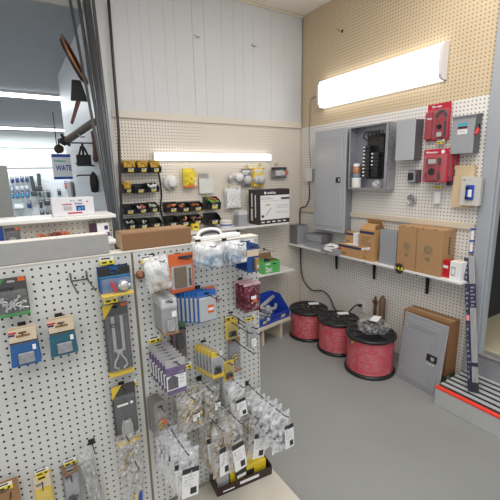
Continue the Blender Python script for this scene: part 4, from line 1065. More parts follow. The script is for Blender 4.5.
s = MB(); s.lathe([(W * .12, -.05), (W * .17, -.03), (W * .17, -.008)], (W * .1, 0, H * .45), 14, axis='y'); s.rbox(-W * .3, W * .0, -.04, -.006, H * .2, H * .7, .006); s.build('contents', mat('pale_dome', (.56, .55, .55), .3), t)
MB().rbox(W * .25, W * .42, -.055, -.02, H * .3, H * .65, .004).build('orange_spot', ORANGE, t)
MB().rbox(-W * .45, W * .45, -.02, -.004, H * .7, H * .98, .003).build('black_header', BLACKM, t)
price_tag(uA(247, 167, .02), 0, 'yellow price tag above the grey carded lamp', .04); price_tag(uA(260, 165.5, .02), 0, 'yellow price tag above the yellow carded lamps', .04); price_tag(uA(277, 164.5, .02), 0, 'yellow price tag above the black and white carded part', .04)
hookA(249, 170, 'peg hook holding the grey carded lamp', .06); hookA(261, 169, 'peg hook holding the yellow carded lamps', .06); hookA(282, 169, 'peg hook holding the black and white carded part', .08)
wire_hook((XW + .004, uB(342, 30).y, uB(342, 31).z), RB, 'bare peg hook alone on the tan board above the wall lamp', .07)
for px, py, lab in ((253, 47, 'tiny hook on the grey panelling, right of the two'), (196.5, 38, 'tiny hook on the grey panelling, left of the two')):
    t = thing('cup_hook', lab, 'hook', (uA(px, py).x, YW - .012, uA(px, py).z))
    MB().tube([(-.025, -.004, .018), (-.008, -.012, .0), (.004, -.02, -.004), (.022, -.012, .010)], .003, 6).build('wire', mat('grey_wire', (.25, .25, .25), .5), t)
    MB().cyl((0, .002, 0), (0, -.016, 0), .003, n=8).build('shank', _mats['grey_wire'], t)
hookA(264, 249, 'bare peg hook on back wall above the green box', .20)
# big black and white box
loc, W, H = spanA((257.5, 190), (289.5, 222), .235)
z = SA + .0005; ztop = uA(257.5, 190, .235).z; H = ztop - z; D = .16
t = thing('tool_box_carton', 'large black and white printed carton on the upper back wall shelf', 'carton', (loc.x, YW - .235, z))
MB().rbox(-W / 2, W / 2, 0, D, 0, H, .002).build('carton_body', mat('carton_black', (.035, .022, .028), .5), t)
y = -.0005
s = MB(); s.box(-W / 2 + .03, W / 2 - .002, y - .0004, y, H * .13, H * .83, 0); s.box(W * .22, W / 2 - .002, y - .0009, y - .0004, H * .70, H * .755, 1); s.box(-W / 2 + .03, W / 2, y - .0009, y - .0004, H * .665, H * .675, 2)
s.box(-W / 2 + .035, -W * .02, y - .0009, y - .0004, H * .72, H * .74, 2); s.box(-W / 2 + .035, -W * .12, y - .0009, y - .0004, H * .76, H * .78, 2)
for k in range(3): s.box(W * .08, W * .44, y - .0009, y - .0004, H * (.53 - .04 * k), H * (.53 - .04 * k) + .004, 2)
for k in range(2): s.box(W * .08, W * .44, y - .0009, y - .0004, H * (.34 - .04 * k), H * (.34 - .04 * k) + .004, 2)
s.box(-W / 2 + .04, -W / 2 + .07, y - .0009, y - .0004, H * .2, H * .27, 1); s.box(-W * .26, -W * .13, y - .0009, y - .0004, H * .54, H * .57, 3)
for k in range(5): s.box(-W * .4 + k * W * .17, -W * .4 + k * W * .17 + W * .1, y - .0006, y, H * .045, H * .08, 0)
s.prism([(-W * .28, H * .25), (-W * .25, H * .24), (-W * .08, H * .46), (-W * .11, H * .48)], y - .0009, y - .0004, 'y', 2)
s.build('front_print', [PAPER, INK, mat('pale_ink', (.45, .45, .46), .6), ORANGE], t)
text('lettering', 'makita', .034, PAPER, t, (-W * .08, y - .0006, H * .905), width=W * .26)
s = MB(); s.lathe([(.013, y - .0006), (.013, y)], (-W * .27, 0, H * .905), 16, axis='y'); s.build('emblem', PAPER, t)
s = MB()
for (y0, y1, z0, z1) in ((.03, .05, .2, .85), (.09, .12, .1, .45), (.09, .11, .5, .9)): s.box(-W / 2 - .0006, -W / 2 - .0001, D * y0 / .16, D * y1 / .16, H * z0, H * z1)
s.build('side_print', PAPER, t)
# roll, grey box, small yellow box beside
loc, W, H = spanA((221.5, 215), (233.5, 226), .2)
t = thing('tape_tub', 'white round tub with blue band on the upper back wall shelf', 'tub', (loc.x, YW - .17, SA + .0005)); r = W * .47
MB().lathe([(r * .95, 0), (r, .004), (r, .06), (r * .97, .066), (r * .5, .066), (0, .064)], n=26).build('tub_body', PAPER, t)
MB().lathe([(r + .0008, .018), (r + .0008, .034)], n=26).build('blue_band', mat('band_blue', (.12, .16, .42), .5), t)
MB().lathe([(r + .001, .052), (r + .001, .058)], n=26).build('gold_band', mat('gold_band', (.5, .42, .2), .5), t)
loc, W, H = spanA((238.5, 213), (247.5, 224.5), .2)
t = thing('small_box', 'small pale grey box on the upper back wall shelf beside the printed carton', 'box', (loc.x, YW - .2, SA + .0005)); Hh = uA(238.5, 211.5, .2).z - SA
MB().rbox(-W / 2, W / 2, 0, .09, 0, Hh, .002).build('box_body', PGREYL, t); MB().rbox(-W / 2 - .001, W / 2 + .001, -.001, .091, Hh * .75, Hh + .002, .002).build('lid', mat('pale_lid', (.6, .6, .6), .5), t)
loc, W, H = spanA((191, 223), (198, 231), .12)
t = thing('small_box', 'small yellow box on the upper back wall shelf under the bins', 'box', (loc.x, YW - .15, SA + .0005))
MB().rbox(-W / 2, W / 2, 0, .06, 0, .055, .002).build('box_body', YELLOW2, t); MB().box(-W * .3, W * .3, -.0006, -.0001, .02, .035).build('print', INK, t)
# green box on lower shelf
a, c2 = uA(264, 275, .27), uA(280, 270, .27)
t = thing('green_box', 'open green box with white lettering on the lower back wall shelf', 'box', ((a.x + c2.x) / 2, YW - .265, SA2 + .0005)); W = c2.x - a.x; H = uA(280, 259.5, .265).z - SA2; D = .14
w = .002; s = MB()
s.box(-W / 2, W / 2, 0, w, 0, H); s.box(-W / 2, W / 2, D - w, D, 0, H); s.box(-W / 2, -W / 2 + w, w, D - w, 0, H); s.box(W / 2 - w, W / 2, w, D - w, 0, H); s.box(-W / 2, W / 2, 0, D, 0, w); s.build('carton_body', [GREEN], t)
MB().hexa([(-W / 2, D - .002, H), (W / 2, D - .002, H), (W / 2, D, H), (-W / 2, D, H)], [(-W / 2, D + .02, H + .05), (W / 2, D + .02, H + .05), (W / 2, D + .022, H + .05), (-W / 2, D + .022, H + .05)]).build('flap', CARDD, t)
text('lettering', '2pc', .07, PAPER, t, (-W * .18, -.0008, H * .32), width=W * .42)
s = MB(); s.box(-W * .38, -W * .1, -.0007, -.0001, H * .72, H * .84); s.build('print', PAPER, t); MB().box(W * .05, W * .28, -.0007, -.0001, H * .68, H * .82).build('print', mat('dark_green_ink', (.05, .09, .06), .7), t)
for k in range(3):
    g = ('black and white pack standing at left in the open green box', 'black and white pack standing in the middle of the open green box', 'brown pack lying at right in the open green box')[k]
    o = MB().rbox(-.03, .03, -.006, .006, 0, H + .025 - .012 * k, .002).build('small_pack', (INK, PAPER, CARDD)[k], None, t.location + Vector((-W * .3 + k * W * .28, .03 + .03 * k, .003))); tag(o, g, 'pack')
    o.rotation_euler = (0, (.3, -.35, .25)[k] * .5, 0)
# bench and big blue bin
L0, L1 = uF(258, 331, .19), uF(291, 318, .19)
ang = math.atan2(L1.y - L0.y, L1.x - L0.x); ux = Vector((math.cos(ang), math.sin(ang), 0)); uy = Vector((-math.sin(ang), math.cos(ang), 0))
bt = thing('low_bench', 'low pale wooden bench against back wall under the blue bin', 'bench', Vector((L1.x, L1.y, 0)), ang)
zt = .20
MB().rbox(-1.05, 0, 0, .30, zt - .028, zt, .004).build('bench_top', WOODP, bt)
for x in (-.10, -.34, -.95): MB().rbox(x - .012, x + .012, .03, .27, 0, zt - .0285, .003).build('support_board', WOODP, bt)
MB().lathe([(.008, -.003), (.008, 0)], (-.18, 0, zt - .012), 10, axis='y').build('bolt_head', STEEL, bt)
b0 = Vector((L1.x, L1.y, zt + .0005)) + uy * .27 - ux * .215
W, H, D = .41, .21, .265
BB = thing('blue_bin', 'large open blue bin of grey conduit fittings on the low bench', 'bin', b0, ang)
s = MB(); wl = .004; lip = .075
side = [(0, 0), (-D * .94, 0), (-D, lip), (-D * .55, H * .93), (-D * .5, H), (0, H)]
for x in (-W / 2, W / 2 - wl): s.prism(side, x, x + wl, 'x')
s.box(-W / 2, W / 2, -D * .94, 0, 0, wl); s.box(-W / 2, W / 2, -wl, 0, 0, H)
s.hexa([(-W / 2, -D * .94, 0), (W / 2, -D * .94, 0), (W / 2, -D * .94 + wl, 0), (-W / 2, -D * .94 + wl, 0)], [(-W / 2, -D, lip), (W / 2, -D, lip), (W / 2, -D + wl, lip), (-W / 2, -D + wl, lip)])
s.build('bin_body', BLUE, BB)
s = MB(); s.rbox(-W / 2, W / 2, -D - .006, -D + .004, lip - .004, lip + .006, .002); s.build('rim', BLUE, BB)
for x in (-W * .36, W * .22):
    MB().hexa([(x, -D * .96 - .003, .024), (x + .05, -D * .96 - .003, .024), (x + .05, -D * .96 - .001, .024), (x, -D * .96 - .001, .024)],
              [(x, -D - .003, .058), (x + .05, -D - .003, .058), (x + .05, -D - .001, .058), (x, -D - .001, .058)]).build('paper_label', mat('label_cream', (.72, .66, .45), .6), BB)
rng = random.Random(12); GPL = mat('conduit_fitting_grey', (.30, .31, .34), .5)
protos = []
s = MB().tube(smooth([(-.06, 0, 0), (-.02, 0, 0), (.02, 0, .01), (.04, 0, .04), (.042, 0, .07)], 4), .017, 10); protos.append(('conduit_elbow', s.build('conduit_elbow', GPL), 'grey conduit elbow in the large blue bin', 'grey conduit elbows in the blue bin'))
s = MB().lathe([(.016, -.055), (.022, -.054), (.022, -.03), (.0175, -.028), (.0175, .028), (.022, .03), (.022, .054), (.016, .055)], n=14); protos.append(('conduit_coupling', s.build('conduit_coupling', GPL), 'grey straight conduit coupling in the large blue bin', 'grey conduit couplings in the blue bin'))
used_p = [False, False]
for k in range(16):
    q = k % 2; nm, src, lab, gr = protos[q]
    if not used_p[q]: o = src; used_p[q] = True
    else: o = src.copy(); C.objects.link(o)
    o.location = b0 + ux * rng.uniform(-.12, .11) - uy * (.07 + .15 * rng.random()) + Vector((0, 0, .045 + .045 * (k // 6) + rng.uniform(0, .02)))
    o.rotation_euler = (rng.uniform(.8, 2.2), rng.uniform(-.5, .5), rng.uniform(0, 6)); tag(o, lab, 'conduit fitting', gr)
o = MB().lathe([(.015, -.12), (.02, -.118), (.02, .118), (.015, .12)], n=14).build('conduit_stub', GPL, None, b0 + ux * .03 - uy * .12 + Vector((0, 0, .155))); o.rotation_euler = (0, PI / 2 - .25, ang + .15); tag(o, 'long grey conduit stub lying across the top of the blue bin', 'conduit')
# ================================================================ goods on the display rack
ORD = ['frontmost', 'second', 'third', 'fourth', 'fifth', 'sixth', 'seventh', 'eighth', 'ninth']
def gpos(tl, br, d):
    loc, W, H = spanG(tl, br, d); return loc, W, H
def hookG(x, z, lab, L, double=False): return wire_hook((x, YG, z), 0, lab, L, double=double)
def tagG(px, py, lab, d=.006, w=.048): price_tag(uG(px, py + 4, d), 0, lab, w)
def stack(root, n, dy, labels, dx=0.0, dz=0.0, rots=None):
    out = [root]
    for k in range(1, n):
        o = dup(root, root.location + Vector((dx * k, dy * k, dz * k)), labels[k], None, rots[k] if rots else None); out.append(o)
    return out
def ordl(n, what, where):
    """frontmost ..., second ... from the front, rearmost ..."""
    r = []
    for k in range(n):
        if k == 0: r.append('frontmost %s %s' % (what, where))
        elif k == n - 1: r.append('rearmost %s %s' % (what, where))
        else: r.append('%s-from-front %s %s' % (ORD[k], what, where))
    return r
def holed(s, W, H, y0, y1, mi=0, hw=.011, hh=.004, zc=None):
    """card with a hanging slot near the top"""
    zc = H - .013 if zc is None else zc
    s.box(-W / 2, W / 2, y0, y1, 0, zc - hh, mi); s.box(-W / 2, W / 2, y0, y1, zc + hh, H, mi)
    s.box(-W / 2, -hw, y0, y1, zc - hh, zc + hh, mi); s.box(hw, W / 2, y0, y1, zc - hh, zc + hh, mi); return s
def carded(name, label, cat, tl, br, d, card, bub, thick, bz=(.06, .78), bx=.44, contents=None, cm=None, header=None, hz=.78, foot=None, grp=None, print_=True, sticker=None):
    """blister card: card with hanging slot, header print, bubble, what is inside"""
    loc, W, H = gpos(tl, br, d)
    t = thing(name, label, cat, Vector((loc.x, YG - d + thick, loc.z)), 0, grp)
    holed(MB(), W, H, -.0012, 0).build('card', card, t)
    if header:
        s = MB(); s.box(-W / 2 + .001, W / 2 - .001, -.0022, -.0013, H * hz, H - .021); s.box(-W / 2 + .001, -.013, -.0022, -.0013, H - .0205, H - .001); s.box(.013, W / 2 - .001, -.0022, -.0013, H - .0205, H - .001)
        s.build('header', header, t)
    if foot: MB().rbox(-W / 2, W / 2, -thick * .8, -.0013, 0, H * bz[0] - .001, .001).build('foot_strip', foot, t)
    if contents: contents(MB(), W, H, thick, bz).build('contents', cm, t)
    if bub: MB().rbox(-W * bx, W * bx, -thick, -.0024, H * bz[0], H * bz[1], min(.007, thick * .4)).build('bubble', bub, t)
    if print_:
        s = MB(); s.box(-W * .4, W * .05, -.0032, -.0023, H - .034, H - .031); s.box(-W * .4, -W * .1, -.0032, -.0023, H - .040, H - .038); s.build('print', INK, t)
    if sticker: MB().box(W * sticker[0], W * sticker[1], -thick - .0008, -thick - .0001, H * sticker[2], H * sticker[3]).build('sticker', sticker[4], t)
    return t, W, H
def c_screws(n):
    def f(s, W, H, th, bz):
        rng = random.Random(n)
        for k in range(n):
            x = rng.uniform(-.36, .36) * W; z = H * (bz[0] + .06 + rng.random() * .5 * (bz[1] - bz[0])); a = rng.uniform(0, PI); L = .012
            s.cyl((x - L * math.cos(a), -th * .5, z - L * math.sin(a)), (x + L * math.cos(a), -th * .55, z + L * math.sin(a)), .0026, n=6)
            s.cyl((x + L * math.cos(a), -th * .55, z + L * math.sin(a)), (x + (L + .004) * math.cos(a), -th * .56, z + (L + .004) * math.sin(a)), .0055, n=6)
        return s
    return f
def c_rods(xs, z0, z1, r):
    def f(s, W, H, th, bz):
        for x in xs: s.rbox(W * x - r, W * x + r, -th * .75, -th * .25, H * z0, H * z1, r * .4)
        return s
    return f
def c_clip(s, W, H, th, bz):
    s.rbox(-W * .25, W * .3, -th * .7, -th * .2, H * .14, H * .42, .003); s.cyl((-W * .1, -th * .75, H * .35), (W * .18, -th * .75, H * .35), .010, n=12)
    for x in (-.2, .22): s.cyl((W * x, -th * .8, H * .2), (W * x, -th * .3, H * .2), .006, n=10)
    return s
def c_tool(s, W, H, th, bz):
    """two bars running down to a pair of curled jaws"""
    for sx in (-1, 1):
        x = sx * W * .17
        s.rbox(x - .006, x + .006, -th * .7, -th * .3, H * .34, H * .84, .002)
        s.tube([(x * .6, -th * .5, H * .36), (x * .35, -th * .55, H * .28), (x * 1.3, -th * .55, H * .2), (x * 1.5, -th * .55, H * .13), (x * .6, -th * .55, H * .09)], .0045, 7)
    s.rbox(-W * .12, W * .12, -th * .8, -th * .3, H * .30, H * .37, .003); return s
def c_lever(s, W, H, th, bz):
    s.rbox(-W * .18, W * .18, -th * .75, -th * .2, H * .12, H * .40, .006)
    for sx in (-1, 1): s.tube([(sx * W * .12, -th * .6, H * .42), (sx * W * .2, -th * .7, H * .3), (sx * W * .2, -th * .7, H * .16), (sx * W * .06, -th * .6, H * .10)], .005, 7)
    return s
def c_knot(s, W, H, th, bz):
    rng = random.Random(6)
    for k in range(7):
        c = (rng.uniform(-.2, .2) * W, -th * .5, H * (.22 + .3 * rng.random())); r = .009
        s.tube([(c[0] + r * math.cos(a), c[1] + .003 * math.sin(2 * a), c[2] + r * math.sin(a)) for a in [k2 * PI / 5 for k2 in range(9)]], .003, 6)
    return s
PAPY = mat('card_yellow', (.66, .47, .05), .45)
GREYCARD = mat('card_grey', (.06, .06, .06), .5, var=.1)
LGREY = mat('card_light', (.40, .40, .41), .5)
# --- left bay -------------------------------------------------------
t, W, H = carded('screw_pack', 'grey and green blister pack of silver screws at the left edge of the front rack', 'pack', (-6, 282), (31, 314), .06, GREYCARD, CLEAR, .03, (.06, .68), .47, c_screws(16), STEEL, None, foot=mat('green_strip', (.05, .24, .07), .45))
MB().prism([(-W / 2 + .001, H * .72), (-W * .2, H - .001), (-W / 2 + .001, H - .001)], -.0024, -.0013, 'y').build('green_corner', _mats['green_strip'], t)
MB().box(W * .22, W * .46, -.0026, -.0013, H - .014, H - .001).build('orange_tab', ORANGE, t)
hookG(uG(12, 290, .02).x, uG(12, 288, .03).z, 'peg hook holding the grey and green screw pack', .08)
def header_pack(lab, tl, br, m, n, d):
    loc, W, H = gpos(tl, br, d); th = .022
    t = thing('hinge_pack', lab[0], 'pack', Vector((loc.x, YG - d + th, loc.z)), 0)
    h0 = H * .60
    MB().hexa([(-W / 2, -.016, 0), (W / 2, -.016, 0), (W / 2, -.001, 0), (-W / 2, -.001, 0)], [(-W / 2 + .004, -.003, h0), (W / 2 - .004, -.003, h0), (W / 2 - .004, -.001, h0), (-W / 2 + .004, -.001, h0)]).build('pouch', m, t)
    s = MB(); q = []
    holed(s, W - .008, H - h0, -.0042, -.0008, 0); s.v = [(x, y, z + h0) for x, y, z in s.v]; s.build('header_card', PAPERT, t)
    s = MB(); s.box(-W * .46, -W * .2, -.0052, -.0043, H - .012, H - .007, 0); s.box(-W * .46, -W * .26, -.0052, -.0043, H - .020, H - .014, 1); s.box(-W * .46, W * .46, -.0052, -.0043, h0 + .001, h0 + .006, 2); s.box(-.018, .020, -.0052, -.0043, H - .026, H - .019, 3)
    s.build('print', [REDP, NAVY, INK, CARDD], t)
    MB().rbox(-W * .25, W * .30, -.020, -.0135, H * .06, H * .36, .004).build('contents', GALV, t)
    MB().box(W * .26, W * .38, -.0105, -.009, H * .38, H * .52).build('sticker', PAPER, t)
    for k in range(1, n): dup(t, t.location + Vector((.002 * k, .024 * k, .001)), lab[k])
    hookG(loc.x, loc.z + H - .012, lab[-1], d + .02)
header_pack(['front blue pouch pack with tan header on the left of the front rack', 'blue pouch pack with tan header, behind the front blue one', 'peg hook holding the blue pouch packs'], (6, 334), (42, 362), BLUEC, 2, .09)
header_pack(['front teal pouch pack with tan header, right of the blue pouches', 'teal pouch pack with tan header, behind the front teal one', 'peg hook holding the teal pouch packs'], (46.5, 324), (79, 352), TEAL, 2, .09)
# empty double hook
t = thing('peg_hook', 'empty double prong black peg hook above the teal pouch pack', 'hook', (uG(79, 277, .01).x, YG, uG(79, 276, .01).z), 0)
z0 = .0
for sx in (-.026, .026):
    MB().tube([(sx, .003, .012), (sx, -.006, .010), (sx, -.008, -.01), (sx, -.03, -.016), (sx, -.17, -.016), (sx, -.185, -.006)], .0028, 7).build('prong', DSTEEL, t)
MB().tube([(-.026, -.012, -.014), (.026, -.012, -.014)], .0028, 7).build('crossbar', DSTEEL, t)
# blue and black pack by the bay edge
t, W, H = carded('valve_pack', 'front blue and black blister pack with chrome valve, beside the upright', 'pack', (100, 272), (135, 294), .10, BLUEC, CLEAR, .045, (.08, .62), .46, None, None, BLACKM, .70, PAPY, print_=False)
s = MB(); s.lathe([(.0, -.03), (.016, -.03), (.018, -.018), (.018, -.004)], (W * .22, 0, H * .32), 16, axis='y'); s.cyl((W * .05, -.02, H * .3), (W * .42, -.02, H * .3), .008); s.build('chrome_valve', STEEL, t)
MB().tube([(-W * .15, -.015, H * .5), (-W * .08, -.018, H * .3), (-W * .02, -.015, H * .12)], .006).build('red_lever', RED, t)
MB().box(-W * .48, W * .48, -.0026, -.0023, H * .66, H * .69).build('light_band', LBLUE, t)
stack(t, 3, .03, ordl(3, 'blue and black blister pack with chrome valve,', 'beside the upright'), .001)
t['label'] = 'frontmost blue and black blister pack with chrome valve, beside the upright'
hookG(t.location.x, t.location.z + H - .012, 'peg hook holding the blue and black valve packs', .12)
tagG(107, 260.5, 'yellow price tag above the blue and black valve packs'); tagG(111, 299, 'yellow price tag between the valve packs and the tall grey pack', .06)
t, W, H = carded('tool_pack', 'tall grey blister pack with yellow corner holding a silver tool, upper one by the upright', 'pack', (103, 308), (135, 372), .05, mat('card_midgrey', (.085, .085, .09), .5), CLEARM, .026, (.05, .86), .45, c_tool, STEEL, None, foot=PAPY, print_=False)
MB().prism([(-W / 2 + .001, H * .80), (-W * .05, H - .001), (-W / 2 + .001, H - .001)], -.0024, -.0013, 'y').build('yellow_corner', PAPY, t)
MB().box(W * .22, W * .46, -.0026, -.0013, H - .014, H - .002).build('orange_tab', ORANGE, t)
s = MB(); s.box(-W * .3, -W * .02, -.0275, -.0265, H * .74, H * .755); s.box(-W * .3, -W * .1, -.0275, -.0265, H * .71, H * .72); s.build('print', INK, t)
hookG(t.location.x, t.location.z + H - .012, 'peg hook holding the upper tall grey tool pack', .06)
tagG(131, 383, 'yellow price tag above the lower tall grey pack', .006)
t, W, H = carded('tool_pack', 'tall dark grey blister pack with yellow corner holding a clamp, lower one by the upright', 'pack', (112, 391), (141, 440), .05, GREYCARD, CLEARM, .026, (.06, .84), .45, c_lever, STEEL, None, foot=PAPY, print_=False)
MB().prism([(-W / 2 + .001, H * .78), (-W * .05, H - .001), (-W / 2 + .001, H - .001)], -.0024, -.0013, 'y').build('yellow_corner', PAPY, t)
s = MB(); s.box(-W * .36, W * .1, -.0275, -.0265, H * .70, H * .73); s.lathe([(.006, -.0275), (.006, -.0265)], (W * .25, 0, H * .72), 12, axis='y'); s.build('print', PAPER, t)
hookG(t.location.x, t.location.z + H - .012, 'peg hook holding the lower tall grey clamp pack', .06)
# bottom row
t, W, H = carded('carded_pack', 'brown carded pack at the bottom left corner of the front rack', 'pack', (-4, 488), (24, 520), .05, mat('card_brown', (.30, .16, .07), .6, var=.15), None, .02, contents=None, header=None, print_=True)
tagG(5, 486, 'yellow price tag over the brown carded pack', .03, .046)
t, W, H = carded('carded_pack', 'yellow carded pack with black clip at the bottom of the front rack', 'pack', (33, 483), (57, 522), .05, PAPY, CLEAR, .025, (.06, .7), .36, c_clip, BLACK, PAPERT, .74)
tagG(42.5, 471, 'yellow price tag over the yellow carded pack', .01, .044)
t, W, H = carded('carded_pack', 'dark carded pack with black clamps at the bottom of the front rack', 'pack', (63, 475), (85, 522), .06, mat('card_slate', (.26, .26, .28), .5), CLEAR, .025, (.06, .8), .44, c_knot, BLACK, CARDD, .88)
stack(t, 3, .014, ordl(3, 'dark carded pack with black clamps', 'at the bottom of the rack'), -.002)
t['label'] = 'frontmost dark carded pack with black clamps at the bottom of the rack'
tagG(70.5, 461, 'yellow price tag over the dark carded packs', .01, .044)
for k, x in enumerate((11, 44, 73)): hookG(uG(x, 492, .02).x, uG(x, (492, 482, 474)[k], .03).z, ('peg hook holding the brown carded pack', 'peg hook holding the yellow carded pack', 'peg hook holding the dark carded packs')[k], .08)
def bars(s, W, H, D, rng):
    for x in (-.28, -.05, .22): s.cyl((W * x, 0, H * .04), (W * (x + .04), -D * .1, H * .78), .009, n=10)
    return s
def brassy(n, r=.010, zlo=.06, zhi=.5, ring=True):
    def f(s, W, H, D, rng):
        for k in range(n):
            c = Vector((rng.uniform(-.28, .28) * W, rng.uniform(-.18, .18) * D, H * rng.uniform(zlo, zhi)))
            if ring and k % 2:
                q = r * 1.35; a0 = rng.uniform(0, PI)
                s.tube([c + Vector((q * math.cos(a), q * .3 * math.sin(a + a0), q * math.sin(a))) for a in [2 * PI * j / 10 for j in range(11)]], r * .28, 6)
            else:
                d = Vector((rng.uniform(-1, 1), rng.uniform(-.3, .3), rng.uniform(-1, 1))).normalized() * r * 1.5
                s.cyl(c - d, c + d, r * .6, n=8); s.cyl(c + d * .4, c + d * .75, r * .9, n=6)
        return s
    return f
def bag(lab, tl, br, d, D, seed, contents, label=None, film=BAG, n=1, dy=.03, grp=None, hookL=None, hooklab=None, name='parts_bag', tilt=.0, labels=None, yshift=0, dx=.0):
    loc, W, H = gpos(tl, br, d)
    t = polybag(name, lab if n == 1 else labels[0], 'bag', Vector((loc.x, YG - d + D / 2, loc.z)), 0, W, H, D, seed, film, contents, label, grp, rot=(tilt, .13 * math.sin(seed * 2.3), .10 * math.sin(seed * 1.7)))
    rng = random.Random(seed + 50); out = [t]
    for k in range(1, n):
        o = dup(t, t.location + Vector((rng.uniform(-.006, .006) + dx * k, dy * k, rng.uniform(-.004, .005))), labels[k], None, (tilt + rng.uniform(-.08, .08), rng.uniform(-.06, .06), rng.uniform(-.16, .16))); out.append(o)
    if hooklab: hookG(loc.x, loc.z + H - .008, hooklab, hookL or d + .03)
    return t, W, H
bag('clear bag of long grey rods at the bottom of the front rack', (86, 452), (110, 515), .06, .05, 21, (('contents', PGREYL, bars),), hooklab='peg hook holding the bag of grey rods')
t, W, H = bag('clear bag with a bent brass piece hanging left of the upright', (115, 442), (143, 470), .07, .05, 22, (('contents', BRASS, brassy(3, .012)),), hooklab='peg hook holding the bag with bent brass piece')
t, W, H = bag('clear bag of small parts with a blue and yellow label at bottom by the upright', (117, 470), (147, 510), .05, .05, 23, (('contents', STEEL, brassy(5, .009)),))
s = MB(); s.box(W * .12, W * .30, -.0285, -.0275, H * .18, H * .42, 0); s.box(W * .0, W * .12, -.0285, -.0275, H * .18, H * .42, 1); s.build('coloured_label', [BLUE, YELLOW2], t)
hookG(uG(128, 446, .01).x + .01, uG(128, 446, .01).z - .035, 'bare black peg hook behind the bag with bent brass piece', .13)
# --- right bay ------------------------------------------------------
loc, W, H = gpos((135.5, 270.5), (145.5, 279.5), .02)
t = thing('wooden_knob', 'small round brown wooden knob on the rack beside the brass bag', 'knob', (loc.x, YG, loc.z + H / 2)); r = W * .5  # plain turned knob, not a bobbin
MB().lathe([(r * .5, 0), (r * .55, -.006), (r, -.012), (r, -.018), (r * .8, -.026), (0, -.028)], n=22, axis='y').build('knob_body', mat('brown_wood', (.22, .09, .05), .5), t)
MB().lathe([(r * .2, -.0285), (r * .2, -.0265)], n=10, axis='y').build('bore', mat('bore_pale', (.5, .35, .25), .6), t)
bag('', (149, 262), (176, 290), .12, .05, 24, (('contents', BRASS, brassy(6, .011, .05, .28)),), film=BAGW, n=2, dy=.05, hooklab='peg hook holding the milky bags with brass parts', labels=['front milky bag of brass parts near the upright, below the brown carton', 'milky bag of brass parts behind the front one near the upright'])
tagG(147, 259, 'yellow price tag above the milky bags of brass parts')
# orange clamshell
loc, W, H = gpos((170, 256), (197, 291), .06)
t = thing('hinge_pack', 'orange carded pack with a dark hinge plate below the brown carton', 'pack', Vector((loc.x, YG - .035, loc.z)))
s = MB(); s.box(-W / 2, W / 2, -.002, 0, H * .68, H); s.box(-W / 2, W / 2, -.002, 0, 0, H * .10); s.box(-W / 2, -W * .42, -.002, 0, H * .1, H * .68); s.box(W * .42, W / 2, -.002, 0, H * .1, H * .68); s.box(-W * .42, W * .42, -.0012, -.0004, H * .1, H * .68, 1)
s.build('card', [ORANGE, mat('card_pale', (.5, .46, .42), .6)], t)
MB().rbox(-W * .30, W * .18, -.010, -.0025, H * .13, H * .66, .002).build('hinge_plate', mat('bronze_plate', (.17, .12, .07), .4, .4, var=.15), t)
MB().lathe([(.004, H * .15), (.005, H * .3), (.003, H * .34), (.003, H * .55), (.005, H * .6)], (W * .32, -.008, 0), 10).build('screw', DSTEEL, t)
MB().rbox(-W * .44, W * .44, -.024, -.0026, H * .10, H * .72, .004).build('bubble', CLEAR, t)
MB().rbox(-W * .1, W * .45, -.006, -.0022, H * .86, H * .93, .001).build('hang_slot', INK, t)
hookG(loc.x, loc.z + H * .9, 'thick dark peg hook holding the orange carded pack', .12)
def bluebits(s, W, H, D, rng): return brassy(6, .010, .05, .45)(s, W, H, D, rng)
BLUEBIT = mat('blue_bits', (.10, .28, .45), .35, .3)
bag('', (201, 247), (225, 266), .14, .045, 25, (('contents', BLUEBIT, bluebits),), film=BAGW, n=3, dy=.04, hooklab='peg hook holding the left white bags with blue parts', labels=ordl(3, 'white bag of blue parts', 'on the hook left of centre, under the white case'))
bag('', (231, 245), (250, 263), .14, .045, 26, (('contents', BLUEBIT, bluebits),), film=BAGW, n=3, dy=.04, hooklab='peg hook holding the right white bags with blue parts', labels=ordl(3, 'white bag of blue parts', 'on the hook beside the blue carded locks'))
# blue carded locks
t, W, H = carded('lock_pack', '', 'pack', (249, 246), (261.5, 272), .13, mat('card_navy', (.012, .055, .22), .45), None, .02, print_=False)
MB().box(-W / 2 + .001, W / 2 - .001, -.0022, -.0013, H * .58, H - .022).build('header', PAPERT, t)
MB().rbox(W * .05, W * .38, -.018, -.0014, H * .06, H * .52, .003).build('brass_bar', mat('brass_dull', (.36, .25, .10), .35, .5), t)
MB().rbox(W * .1, W * .3, -.022, -.0185, H * .16, H * .28, .002).build('keyway', STEEL, t)
MB().box(W * .12, W * .36, -.0024, -.0014, H - .011, H - .003).build('print', NAVY, t)
lb = ordl(5, 'navy blue carded lock with tan header', 'at the right edge of the rack'); t['label'] = lb[0]
stack(t, 5, .024, lb)
hookG(t.location.x, t.location.z + H - .012, 'peg hook holding the navy carded locks', .17)
tagG(248, 242, 'yellow price tag above the navy carded locks')
# clamshell stack with brown edges
t, W, H = carded('latch_pack', '', 'pack', (162, 301), (180, 333), .13, LGREY, CLEARM, .016, (.06, .80), .47, c_lever, STEEL, mat('header_pale', (.60, .60, .61), .4), .72, _mats['card_brown'], print_=False, sticker=(.05, .35, .5, .66, PAPER))
lb = ordl(6, 'grey blister latch pack with brown edge', 'in the row near the upright'); t['label'] = lb[0]
stack(t, 6, .019, lb)
hookG(t.location.x, t.location.z + H - .012, 'peg hook holding the grey latch packs with brown edges', .16)
tagG(155, 338.5, 'yellow price tag under the grey latch packs')
